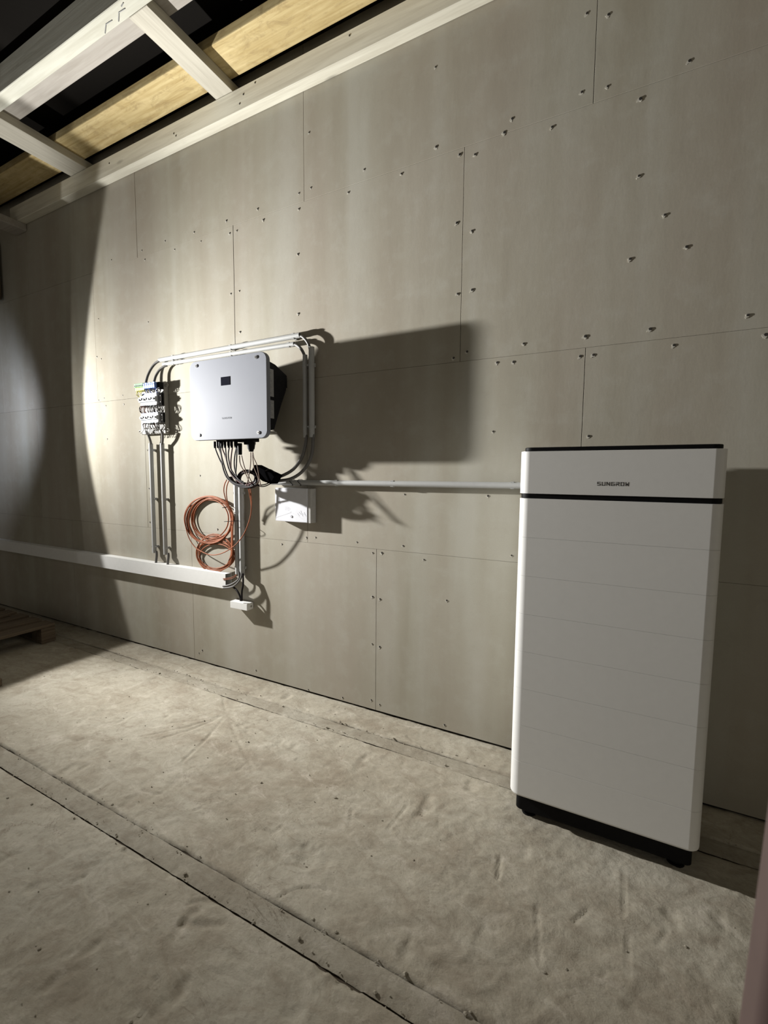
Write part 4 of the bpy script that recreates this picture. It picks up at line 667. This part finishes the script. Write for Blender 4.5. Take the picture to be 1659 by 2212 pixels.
# ------------------------------------------------------------------ inverter
inv = thing('inverter', 'wall hung inverter with light grey front cover and black heatsink body', 'inverter', (-2.0, 0, 1.54))
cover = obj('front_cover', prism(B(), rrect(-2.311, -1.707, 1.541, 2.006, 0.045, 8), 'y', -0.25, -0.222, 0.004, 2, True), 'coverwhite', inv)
body = obj('heatsink_body', prism(B(), [(-0.222, 1.58), (-0.16, 1.595), (-0.10, 1.735), (-0.055, 1.83), (-0.045, 1.915), (-0.145, 1.958), (-0.222, 1.971)], 'x', -2.285, -1.735, 0.006, 2), 'heatsink', inv, label='black tapering cast body')
bm = B()
for k in range(14):
    x = -2.26 + k * 0.039
    prism(bm, [(-0.10, 1.745), (-0.05, 1.84), (-0.03, 1.85), (-0.03, 1.905), (-0.06, 1.93), (-0.12, 1.945), (-0.12, 1.75)], 'x', x - 0.003, x + 0.003)
obj('fin', bm, 'heatsink', inv, smooth=0)
obj('wall_bracket', box(B(), -2.2, -1.8, -0.046, 0.0, 1.84, 1.90, 0.003, 1), 'steel', inv)
obj('bottom_flange', box(B(), -2.29, -1.712, -0.222, -0.165, 1.566, 1.581, 0.003, 1), 'base', inv, label='grey flange under the body')
bm = B(); box(bm, -2.051, -1.979, -0.2515, -0.249, 1.848, 1.896, 0.0006, 1)
dsp = obj('display', bm, 'glass', inv, label='small dark square display')
lettering('SUNGROW', -2.048, -1.968, 1.6585, 1.668, -0.25, 0.0015, 'greyink', cover)
bm = B(); cyl(bm, (-2.25, -0.2515, 1.979), (0, -1, 0), 0.010, 0.009, 0.004, 16)
s0 = obj('cover_screw', bm, 'steel', inv)
bm = B(); cyl(bm, (-2.25, -0.2535, 1.979), (0, -1, 0), 0.0045, 0.0045, 0.002, 6)
s1 = obj('socket', bm, 'ink', s0); s1.parent = s0; s1.location = Vector((0, 0, 0))
s1['_w'] = s0['_w']
for x, z in ((-1.782, 1.979), (-2.24, 1.573), (-1.772, 1.572)):
    d = (x + 2.25, 0, z - 1.979)
    a = copy_part(s0, inv, d); q = s1.copy(); COL.objects.link(q); q.parent = a
xs_ = -1.7345
for nm, y0, y1, z0, z1 in (('rating_label', -0.215, -0.165, 1.775, 1.925), ('rating_label', -0.205, -0.165, 1.655, 1.755)):
    lb = obj(nm, box(B(), xs_ - 0.001, xs_ + 0.001, y0, y1, z0, z1), 'sticker', inv, smooth=0)
    bm = B()
    for k in range(int((z1 - z0) / 0.011)):
        z = z0 + 0.006 + k * 0.011
        box(bm, xs_ + 0.0008, xs_ + 0.0015, y0 + 0.005, y0 + 0.012 + 0.028 * ((k * 37) % 10) / 10, z, z + 0.003)
    obj('print', bm, 'greydev', lb, smooth=0)['kind'] = 'stuff'
# connectors under the body: row of string plugs, a plug, a plugged port, and a gland
cy = -0.17
bm = B(); box(bm, -2.165, -2.018, cy - 0.022, cy + 0.03, 1.536, 1.568, 0.002, 1)
obj('plug_strip', bm, 'black', inv)
bm = B(); box(bm, -2.006, -1.868, cy - 0.022, cy + 0.03, 1.530, 1.568, 0.002, 1)
obj('plug_strip', bm, 'black', inv)
plug = None
for c in PV:
    x, _, z = c[0]
    if plug is None:
        px_, pz_ = x, z
        bm = B(); cyl(bm, (x, cy, 1.525), (0, 0, 1), 0.0085, 0.0085, 0.03, 10, 0.001); cyl(bm, (x, cy, 1.506), (0, 0, 1), 0.0065, 0.0075, 0.014, 10)
        plug = obj('string_plug', bm, 'black', inv)
    else: copy_part(plug, inv, (x - px_, 0, 0))
def at_px(lst, i=0): return lst[i]
x = COMM[0][0][0] + 0.008
bm = B(); cyl(bm, (x, cy, 1.49), (0, 0, 1), 0.0125, 0.014, 0.068, 14, 0.0015)
obj('data_plug', bm, 'black', inv)
x = x + 0.05
bm = B(); cyl(bm, (x, cy, 1.526), (0, 0, 1), 0.012, 0.014, 0.022, 14)
obj('blind_plug', bm, 'black', inv)
x = EARTH[0][0][0] + 0.008
bm = B(); cyl(bm, (x, cy, 1.528), (0, 0, 1), 0.026, 0.026, 0.026, 8); cyl(bm, (x, cy, 1.502), (0, 0, 1), 0.020, 0.024, 0.028, 14); cyl(bm, (x, cy, 1.482), (0, 0, 1), 0.013, 0.018, 0.018, 12)
obj('cable_gland', bm, 'black', inv)

# ------------------------------------------------------------------ cables at the inverter
def cable(name, pts, r, m, label, cat='cable', group=None, sub=4, n=8):
    group = group or {'power_cable': 'power cables at the conduit ends', 'data_cable': 'tan wires of the data plug', 'earth_wire': 'brown wires of the gland', 'cable_tail': 'loose black cable ends', 'copper_wire': 'orange wires at the trunking end'}.get(name)
    o = obj(name, tube(B(), pts, r, n, sub), m, smooth=60)
    return tag(o, label, cat, group)
ordinal = ['first', 'second', 'third', 'fourth', 'fifth', 'sixth', 'seventh', 'eighth', 'ninth']
for i, c in enumerate(PV):
    cable('string_cable', c, 0.0040, 'redcable' if i in (3, 6) else 'blackcable', '%s string cable from the left hanging below the inverter' % (('dark red ' if i in (3, 6) else 'black ') + ordinal[i]), group='string cables under the inverter')
for i, c in enumerate(COMM):
    cable('data_cable', c, 0.0028, 'olive', '%s tan wire of the pair leaving the long black plug' % ('left' if i == 0 else 'right'))
for i, c in enumerate(EARTH):
    cable('earth_wire', c, 0.0028, 'olive', ['brown wire dropping straight down from the gland', 'brown wire curving right in front of the black sleeve', 'thin brown wire between the two gland wires'][i])
slack = thing('cable_loops', 'tangled loops of spare black cable bunched under the inverter', 'cable', tuple(SLACK[0][0]))
for i, c in enumerate(SLACK):
    obj('loop', tube(B(), c[:-1], 0.0040, 6, 2, True), 'redcable' if i % 4 == 1 else 'blackcable', slack, smooth=60)
for i, c in enumerate(ARCS):
    obj('loop', tube(B(), c, 0.0040, 6, 3), 'redcable' if i % 3 == 1 else 'blackcable', slack, smooth=60)
for i, c in enumerate(TAIL):
    cable('cable_tail', c, 0.003, 'blackcable', ['lowest black cable end running from the loops into the pipe mouth', 'upper black cable end passing under the black sleeve', 'small black wire bow above the black sleeve'][i])
# black sleeve between the bundle and the long pipe
bm = B()
prism(bm, [(p[0], p[2]) for p in reversed(CHOKE)], 'y', -0.15, -0.085, 0.006, 2)
o = obj('cable_sleeve', bm, 'sleeve'); tag(o, 'angular black cable sleeve where the loops meet the pipe', 'cable sleeve')
for i, c in enumerate(GREYR):
    cable('power_cable', c, 0.0095, 'greycable', ['grey power cable curving from the inner right conduit to the sleeve', 'grey power cable curving from the outer right conduit to the pipe'][i], n=12)
for i, c in enumerate(BENDR):
    cable('power_cable', c, 0.0088, 'greycable', ['grey cable bend joining the upper conduit to the outer riser', 'grey cable bend joining the lower conduit to the inner riser'][i], n=12)
for i, c in enumerate(BENDL):
    cable('power_cable', c, 0.0085, 'greycable', ['grey cable arching from the upper conduit to the terminals', 'grey cable arching from the lower conduit to the terminals'][i], n=12)
for i, c in enumerate(DROP):
    cable('power_cable', c, 0.0085, 'greycable', ['grey cable dropping from the terminals into the left vertical conduit', 'grey cable dropping from the terminals into the second vertical conduit'][i], n=12)
for i, c in enumerate(STUB):
    cable('power_cable', c, 0.0085, 'greycable', ['short grey cable end from the left vertical conduit into the trunking', 'short grey cable end from the second vertical conduit into the trunking'][i], n=12)
for i, c in enumerate(TRK):
    cable('power_cable', c, 0.006, ['greycable', 'greycable', 'blackcable', 'blackcable'][i], ['upper grey cable bending into the open trunking end', 'lower grey cable bending into the open trunking end', 'black cable dropping straight to the small end box', 'black cable curling from the trunking to the small end box'][i])
for i, c in enumerate(ORST):
    cable('copper_wire', c, 0.0022, 'orange', ['lower orange wire entering the open trunking end', 'upper orange wire entering the open trunking end'][i])

# ------------------------------------------------------------------ conduits with saddle clips
def conduit(label, a, b_, ro, clips, vertical):
    o = thing('conduit', label, 'conduit', ((a[0] + b_[0]) / 2, 0, min(a[2], b_[2])), 'grey conduits on the board wall')
    obj('pipe', pipe(B(), a, b_, ro, ro - 0.0022), 'pvc', o, smooth=50)
    y = a[1]
    for c in clips:
        bm = B()
        ring = [(ro + 0.0022) * 1.0]
        n = 16; w = 0.008; r0 = ro + 0.0002; r1 = ro + 0.0026
        # U-shaped saddle hugging the pipe, open at the front
        prof = []
        for i in range(n + 1):
            t = R(-130 + 260 * i / n)
            prof.append((r1 * math.sin(t), r1 * math.cos(t)))
        for i in range(n, -1, -1):
            t = R(-130 + 260 * i / n)
            prof.append((r0 * math.sin(t), r0 * math.cos(t)))
        prof = [(u, v + y) for u, v in prof]
        if vertical:
            prism(bm, [(u + a[0] + (b_[0] - a[0]) * (c - a[2]) / (b_[2] - a[2]), v) for u, v in prof], 'z', c - w, c + w)
            box(bm, a[0] - 0.008, a[0] + 0.008, y + ro, -0.0005, c - w, c + w)
            box(bm, a[0] + ro + 0.001, a[0] + ro + 0.011, y - 0.004, y + 0.002, c - 0.004, c + 0.004, 0.001, 1)
        else:
            prism(bm, [(v, u + a[2] + (b_[2] - a[2]) * (c - a[0]) / (b_[0] - a[0])) for u, v in prof], 'x', c - w, c + w)
            box(bm, c - w, c + w, y + ro, -0.0005, a[2] - 0.008, a[2] + 0.008)
        obj('saddle_clip', bm, 'pvc', o, smooth=40)
    return o
yc = -0.030
conduit('upper of the two grey conduits running above the inverter', (-2.878, yc, 2.130), (-1.652, yc, 2.139), 0.0150, (-2.737, -2.197, -1.70), False)
conduit('lower of the two grey conduits running above the inverter', (-2.838, yc, 2.097), (-1.694, yc, 2.0945), 0.0125, (-2.737, -2.197, -1.735), False)
conduit('inner grey vertical conduit right of the inverter', (-1.618, yc, 1.556), (-1.618, yc, 2.024), 0.0135, (1.965, 1.618), True)
conduit('outer grey vertical conduit right of the inverter', (-1.572, yc, 1.556), (-1.572, yc, 2.063), 0.0165, (1.965, 1.618), True)
conduit('left vertical conduit between terminals and trunking', (-3.004, yc, 0.758), (-3.004, yc, 1.556), 0.0150, (1.509, 1.155, 0.804), True)
conduit('second vertical conduit between terminals and trunking', (-2.880, yc, 0.756), (-2.880, yc, 1.554), 0.0145, (1.509, 1.155, 0.804), True)
conduit('left vertical conduit below the cable loops, behind the orange coil', (-2.172, yc, 0.692), (-2.172, yc, 1.300), 0.0165, (1.22, 0.735), True)
conduit('right vertical conduit below the cable loops', (-2.132, yc, 0.686), (-2.132, yc, 1.300), 0.0165, (1.22, 0.735), True)
hp = conduit('long horizontal conduit running to the battery tower', (-1.875, -0.032, 1.294), (-0.26, -0.032, 1.302), 0.0155, (-1.40, -1.05, -0.43), False)
for x in (-1.715, -1.655):
    bm = B(); tube(bm, [(x + 0.012 * math.sin(a * 2), -0.032 + 0.0172 * math.cos(a), 1.295 + 0.0185 * math.sin(a)) for a in [2 * math.pi * k / 14 for k in range(14)]], 0.0016, 6, 1, True)
    obj('cable_tie', bm, 'black', hp, label='black cable tie')

# ------------------------------------------------------------------ orange cable coil
coil = thing('cable_coil', 'orange brown cable coiled in two rings and tied to the conduit', 'cable coil', tuple(COILU[0][0]))
for c in COILU: obj('upper_turn', tube(B(), c[:-1], 0.0040, 8, 2, True), 'orange', coil, smooth=60)
for c in COILL: obj('lower_turn', tube(B(), c[:-1], 0.0040, 8, 2, True), 'orange', coil, smooth=60)
for c in VERT: obj('strand', tube(B(), c, 0.0040, 8, 4), 'orange', coil, smooth=60)
obj('wide_loop', tube(B(), BIGL[0], 0.0033, 8, 4), 'orange', coil, smooth=60)
for c in FEED: obj('feed_strand', tube(B(), c, 0.0033, 8, 4), 'orange', coil, smooth=60)
for z, x0, x1 in ((1.127, -2.262, -2.195), (1.037, -2.247, -2.142)):
    bm = B(); tube(bm, [(x0, -0.012, z - 0.006), (x0 - 0.002, -0.05, z - 0.004), (x0 + 0.01, -0.075, z - 0.002), ((x0 + x1) / 2, -0.078, z + 0.002), (x1 - 0.008, -0.068, z + 0.006), (x1, -0.052, z + 0.007), (x1 + 0.002, -0.010, z + 0.008)], 0.0017, 6, 3)
    obj('cable_tie', bm, 'black', coil, label='black cable tie')

# ------------------------------------------------------------------ trunking and the small end box
trk = thing('cable_trunking', 'long pale trunking running left along the wall with its right end open', 'trunking', (-4.0, 0, 0.588))
def chan(x0, x1, y1, z0, z1, t=0.0022):
    bm = B()
    prism(bm, [(0, z0), (y1, z0), (y1, z1), (0, z1), (0, z1 - t), (y1 + t, z1 - t), (y1 + t, z0 + t), (0, z0 + t)], 'x', x0, x1)
    return bm
obj('channel', chan(-5.97, -2.256, -0.058, 0.588, 0.686), 'trunk', trk, smooth=0)
obj('back_plate', box(B(), -5.97, -2.26, -0.003, -0.0002, 0.5905, 0.6835), 'trunk', trk, smooth=0)
sb = thing('end_box', 'small grey trunking stub screwed to the wall below the open end', 'trunking', (-2.145, 0, 0.467))
obj('shell', box(B(), -2.217, -2.070, -0.058, -0.001, 0.467, 0.512, 0.002, 2), 'trunk', sb)
bm = B(); cyl(bm, (-2.0695, -0.022, 0.489), (1, 0, 0), 0.006, 0.006, 0.003, 12)
obj('screw', bm, 'steel', sb)

# ------------------------------------------------------------------ white junction box with a folded flap printed on its front
jb = thing('junction_box', 'white square box on the wall under the long conduit', 'junction box', (-1.695, 0, 1.06))
obj('housing', box(B(), -1.829, -1.588, -0.056, -0.001, 1.062, 1.262, 0.004, 2), 'paper', jb)
obj('side_rim', box(B(), -1.588, -1.566, -0.053, -0.001, 1.060, 1.262, 0.003, 2), 'clear', jb, label='greyish translucent right rim')
bm = B()
def bar(bm, a, b_, w, y0, y1):
    d = Vector((b_[0] - a[0], b_[1] - a[1])); d.normalize(); nn = Vector((-d.y, d.x)) * (w / 2)
    prism(bm, [(a[0] + nn.x, a[1] + nn.y), (a[0] - nn.x, a[1] - nn.y), (b_[0] - nn.x, b_[1] - nn.y), (b_[0] + nn.x, b_[1] + nn.y)], 'y', y0, y1)
bar(bm, (-1.822, 1.085), (-1.708, 1.120), 0.006, -0.0566, -0.055)
bar(bm, (-1.708, 1.120), (-1.592, 1.068), 0.003, -0.0564, -0.055)
bar(bm, (-1.82, 1.074), (-1.60, 1.066), 0.002, -0.0564, -0.055)
obj('flap_edge', bm, 'paper', jb, smooth=0)
bm = B(); cyl(bm, (-1.706, -0.057, 1.094), (0, -1, 0), 0.008, 0.007, 0.003, 16)
obj('button', bm, 'papergrey', jb)
bm = B()
bar(bm, (-1.797, 1.20), (-1.790, 1.165), 0.003, -0.0566, -0.055)
for k in range(3): bar(bm, (-1.755, 1.150 - k * 0.008), (-1.722 + 0.008 * (k % 2), 1.147 - k * 0.008), 0.0022, -0.0566, -0.055)
for k in range(5): bar(bm, (-1.66 + k * 0.012, 1.115 + 0.008 * (k % 3)), (-1.645 + k * 0.012, 1.10 + 0.009 * (k % 2)), 0.0016, -0.0566, -0.055)
obj('print_line', bm, 'papergrey', jb, smooth=0)['kind'] = 'stuff'

# ------------------------------------------------------------------ open terminal panel
tp = thing('terminal_panel', 'open distribution panel crowded with terminals and breakers left of the inverter', 'electrical panel', (-2.95, 0, 1.62))
obj('base_plate', box(B(), -3.10, -2.833, -0.034, -0.001, 1.622, 1.976, 0.003, 1), 'base', tp)
for x in (-3.10, -2.833):
    for z in (1.645, 1.955):
        sgn = -1 if x < -3 else 1
        bm = B(); tube(bm, [(x + sgn * (0.016 + 0.016 * math.cos(a)), -0.028, z + 0.009 * math.sin(a)) for a in [2 * math.pi * k / 12 for k in range(12)]], 0.004, 6, 1, True)
        obj('fixing_ear', bm, 'base', tp)
for z in (1.948, 1.858, 1.733):
    bm = B(); prism(bm, [(-0.034, z - 0.0175), (-0.0395, z - 0.0175), (-0.0395, z + 0.0175), (-0.034, z + 0.0175)], 'x', -3.07, -2.845)
    obj('din_rail', bm, 'steel', tp, smooth=0)
# earth terminals
for k in range(6):
    x = -3.088 + k * 0.0165
    t_ = obj('earth_terminal', box(B(), x, x + 0.0155, -0.086, -0.04, 1.948, 1.974, 0.0015, 1), 'green', tp)
    obj('lower_half', box(B(), x + 0.008, x + 0.0235, -0.082, -0.04, 1.924, 1.947, 0.0015, 1), 'yelterm', t_)
    bm = B(); cyl(bm, (x + 0.008, -0.087, 1.957), (0, -1, 0), 0.0045, 0.0045, 0.003, 8)
    obj('clamp_screw', bm, 'ink', t_)
for k in range(6):
    x = -2.985 + k * 0.0205
    t_ = obj('neutral_terminal', box(B(), x, x + 0.0195, -0.088, -0.04, 1.932, 1.968 + 0.004 * (k % 2), 0.0015, 1), 'blueterm', tp)
    bm = B(); box(bm, x + 0.004, x + 0.015, -0.0893, -0.0875, 1.953, 1.962); obj('clamp_screw', bm, 'bluedk', t_, smooth=0)
for k in range(2):
    x = -2.8605 + k * 0.0125
    obj('phase_terminal', box(B(), x, x + 0.0118, -0.070, -0.04, 1.925, 1.972, 0.0015, 1), 'black', tp)
# two rows of modular devices
for row, (z0, z1, xl, topm, botm) in enumerate(((1.812, 1.903, -3.045, 'device', 'cyan'), (1.694, 1.768, -3.035, 'blueterm', 'cyan'))):
    n = 7; w = 0.0245; zm0 = z0 + (z1 - z0) * 0.30; zm1 = z0 + (z1 - z0) * 0.72
    for k in range(n):
        x = xl + k * (w + 0.0008)
        br = obj('breaker', prism(B(), [(-0.040, z0), (-0.070, z0), (-0.070, zm0), (-0.084, zm0 + 0.003), (-0.084, zm1 - 0.003), (-0.070, zm1), (-0.070, z1), (-0.040, z1)], 'x', x, x + w), 'device', tp, smooth=0)
        obj('toggle', box(B(), x + 0.006, x + 0.0185, -0.094, -0.083, (zm0 + zm1) / 2 - 0.007 + 0.004 * (k % 2), (zm0 + zm1) / 2 + 0.006 + 0.004 * (k % 2), 0.001, 1), 'ink' if k in (1, 2, 3, 5) else 'device', br)
        obj('top_strip', box(B(), x + 0.001, x + w - 0.001, -0.0712, -0.069, z1 - 0.016, z1 - 0.001), ('bluedk' if 1 <= k <= 2 else topm), br, smooth=0)
        obj('bottom_strip', box(B(), x + 0.001, x + w - 0.001, -0.0712, -0.069, z0 + 0.002, z0 + 0.015), (botm if 1 <= k <= 4 else 'device'), br, smooth=0)
    x = xl + n * (w + 0.0008)
    obj('surge_module', prism(B(), [(-0.040, z0), (-0.050, z0), (-0.050, zm0 - 0.006), (-0.058, zm0 - 0.004), (-0.058, zm1 + 0.004), (-0.050, zm1 + 0.006), (-0.050, z1), (-0.040, z1)], 'x', x + 0.001, x + 0.024), 'greydev', tp, smooth=0, label='dark grey module at the right end of the row')
    obj('end_stop', box(B(), x + 0.0245, x + 0.033, -0.050, -0.04, z0 + 0.003, z1 - 0.003, 0.002, 1), 'black', tp)
# wiring between the rows
rw = random.Random(3)
def wires(name, n, x0, x1, zt0, zb0, sag, mats, r=0.0021):
    for k in range(n):
        xa = x0 + (x1 - x0) * (k + 0.5) / n + rw.uniform(-0.004, 0.004); xb = xa + rw.uniform(-0.014, 0.014)
        d = -0.07 - rw.uniform(0.0, sag)
        pts = [(xa, -0.066, zt0), (xa + rw.uniform(-0.006, 0.006), d, zt0 - (zt0 - zb0) * 0.25), (xb + rw.uniform(-0.006, 0.006), d, zt0 - (zt0 - zb0) * 0.7), (xb, -0.066, zb0)]
        obj(name, tube(B(), pts, r, 6, 3), mats[k % len(mats)], tp, smooth=60)
wires('earth_lead', 5, -3.07, -3.0, 1.93, 1.885, 0.014, ['yelwire'])
wires('upper_lead', 14, -2.99, -2.85, 1.934, 1.900, 0.014, ['blackcable', 'bluedk', 'blackcable', 'blackcable', 'whitewire'])
wires('brown_lead', 13, -3.05, -2.94, 1.822, 1.762, 0.022, ['brownwire', 'brownwire', 'blackcable', 'redcable'])
wires('middle_lead', 12, -2.95, -2.85, 1.822, 1.762, 0.010, ['blackcable', 'blackcable', 'whitewire', 'blackcable'])
wires('lower_lead', 17, -3.02, -2.85, 1.70, 1.652, 0.014, ['blackcable', 'blackcable', 'brownwire', 'whitewire', 'blackcable'])
wires('tail_lead', 9, -3.03, -2.87, 1.662, 1.615, 0.006, ['whitewire', 'blackcable', 'greycable'])

# ------------------------------------------------------------------ pallet in the shade at the far left, and an offcut
pal = thing('pallet', 'low wooden pallet lying in the shadow at the left edge', 'pallet', (-4.5, -0.6, 0))
px0, px1, py0, py1 = -4.85, -3.93, -1.10, -0.26
for k in range(5):
    x = px1 - 0.07 - k * 0.2
    obj('top_board', box(B(), x - 0.07, x + 0.07, py0, py1, 0.122, 0.144, 0.003, 1), 'darkwood', pal)
for y in (py1 - 0.05, (py0 + py1) / 2, py0 + 0.05):
    obj('stringer_board', box(B(), px0, px1, y - 0.05, y + 0.05, 0.100, 0.121, 0.002, 1), 'darkwood', pal)
    for x in (px0 + 0.07, (px0 + px1) / 2, px1 - 0.07):
        obj('block', box(B(), x - 0.07, x + 0.07, y - 0.05, y + 0.05, 0.025, 0.0995, 0.002, 1), 'darkwood', pal)
    obj('bottom_board', box(B(), px0, px1, y - 0.05, y + 0.05, 0.003, 0.0245, 0.002, 1), 'darkwood', pal)
o = obj('plank', box(B(), -5.05, -4.42, -0.60, -0.38, 0.1455, 0.166, 0.003, 1, Matrix.Rotation(R(7), 3, 'Z')), 'darkwood')
tag(o, 'loose dark plank lying on top of the pallet', 'plank')
o = obj('timber_offcut', box(B(), -3.52, -3.375, -0.93, -0.84, 0.002, 0.05, 0.003, 1), 'darkwood')
tag(o, 'small brown timber offcut on the floor at the left edge of the lit area', 'offcut')

# ------------------------------------------------------------------ reddish post close to the camera at the right
dr = obj('post', prism(B(), rrect(0.0945, 0.166, -1.706, -1.648, 0.015, 5), 'z', 0.004, 2.30, 0.002, 1, True), 'door')
tag(dr, 'pinkish brown post close up, blurred, at the lower right edge', 'post')
for v in dr.data.vertices: v.co.x += 0.035 * v.co.z      # it leans a little to the right

# ------------------------------------------------------------------ work lamp just outside the left edge
lamp = thing('work_lamp', 'floodlight on a column stand just beyond the left edge of the picture', 'lamp', (LAMP_POS.x - 0.05, LAMP_POS.y, 0.146))
ly = LAMP_POS.y; lx = LAMP_POS.x; lz = LAMP_POS.z
bm = B(); cyl(bm, (lx - 0.05, ly, 0.164), (0, 0, 1), 0.19, 0.17, 0.036, 28, 0.003); obj('stand_base', bm, 'lampshell', lamp)
bm = B(); cyl(bm, (lx - 0.05, ly, 0.98), (0, 0, 1), 0.014, 0.014, 1.58, 14); obj('column', bm, 'steel', lamp)
bm = B(); box(bm, lx - 0.075, lx - 0.022, ly - 0.10, ly + 0.10, lz - 0.075, lz + 0.075, 0.006, 2); obj('housing', bm, 'lampshell', lamp)
ld = bpy.data.lights.new('flood', 'SPOT'); ld.energy = LAMP_POWER; ld.color = LAMP_COLOR
ld.spot_size = 2 * R(LAMP_HALF); ld.spot_blend = 0.06; ld.shadow_soft_size = 0.032
ld.use_nodes = True
lt = ld.node_tree; em = lt.nodes['Emission']
def mth(t, op, a, b_=None):
    n = t.nodes.new('ShaderNodeMath'); n.operation = op
    for k, v in ((0, a), (1, b_)):
        if v is None: continue
        if isinstance(v, bpy.types.NodeSocket): t.links.new(v, n.inputs[k])
        else: n.inputs[k].default_value = v
    return n.outputs[0]
def light_dir(t):
    tc = t.nodes.new('ShaderNodeTexCoord'); sx = t.nodes.new('ShaderNodeSeparateXYZ')
    t.links.new(tc.outputs['Normal'], sx.inputs[0]); return sx.outputs
dx_, dy_, dz_ = light_dir(lt)
SGN = 1.0
az_ = mth(lt, 'DIVIDE', mth(lt, 'MULTIPLY', dx_, -SGN), mth(lt, 'ABSOLUTE', dz_))
el_ = mth(lt, 'DIVIDE', mth(lt, 'MULTIPLY', dy_, SGN), mth(lt, 'ABSOLUTE', dz_))
qa = mth(lt, 'POWER', mth(lt, 'ABSOLUTE', mth(lt, 'DIVIDE', mth(lt, 'SUBTRACT', az_, LOBE['a0']), LOBE['wa'])), 2.0)
ga = mth(lt, 'POWER', 2.71828, mth(lt, 'MULTIPLY', qa, -1.0))
qe = mth(lt, 'POWER', mth(lt, 'ABSOLUTE', mth(lt, 'DIVIDE', mth(lt, 'SUBTRACT', el_, LOBE['e0']), LOBE['we'])), 2.0)
ge = mth(lt, 'DIVIDE', 1.0, mth(lt, 'ADD', qe, 1.0))
st_ = mth(lt, 'ADD', mth(lt, 'MULTIPLY', mth(lt, 'MULTIPLY', ga, ge), LOBE['peak']), LOBE['base'])
lt.links.new(st_, em.inputs['Strength'])
lo = bpy.data.objects.new('flood', ld); COL.objects.link(lo)
lo.rotation_euler = LAMP_AXIS.to_track_quat('-Z', 'Y').to_euler()
lo.location = LAMP_POS
# bare edge of the LED panel seen past the reflector rim
rd = bpy.data.lights.new('panel_rim', 'SPOT'); rd.energy = RIM_POWER; rd.color = LAMP_COLOR
rd.use_nodes = True
rtn = rd.node_tree
y_ = light_dir(rtn)[1]
side_ = mth(rtn, 'POWER', mth(rtn, 'SUBTRACT', 1.0, mth(rtn, 'MULTIPLY', y_, y_)), 1.5)
up_boost_ = mth(rtn, 'MULTIPLY', mth(rtn, 'MINIMUM', mth(rtn, 'MAXIMUM', mth(rtn, 'DIVIDE', mth(rtn, 'SUBTRACT', mth(rtn, 'MULTIPLY', y_, SGN), 0.89), 0.05), 0.0), 1.0), 5.0)   # added upward boost to brighten the second rafter board, no such lamp opening
rtn.links.new(mth(rtn, 'ADD', side_, up_boost_), rtn.nodes['Emission'].inputs['Strength'])
rd.spot_size = 2 * R(84.5); rd.spot_blend = 0.012; rd.shadow_soft_size = 0.02
ro = bpy.data.objects.new('panel_rim', rd); COL.objects.link(ro)
ro.location = LAMP_POS; ro.rotation_euler = Vector((1, 0, 0)).to_track_quat('-Z', 'Y').to_euler()
kd = bpy.data.lights.new('flare_fill', 'SPOT'); kd.energy = FLARE_FILL_POWER; kd.color = (0.74, 0.82, 1.0); kd.shadow_soft_size = 0.05  # added light without a real source, stands in for flare glow on the wall
kd.spot_size = R(96); kd.spot_blend = 1.0
ko = bpy.data.objects.new('flare_fill', kd); COL.objects.link(ko)
ko.location = LAMP_POS + Vector((-0.16, 0, 0.0))
ko.rotation_euler = Vector((-1.3, 0.79, 0.02)).to_track_quat('-Z', 'Y').to_euler()

for o in bpy.data.objects:
    if '_w' in o: del o['_w']
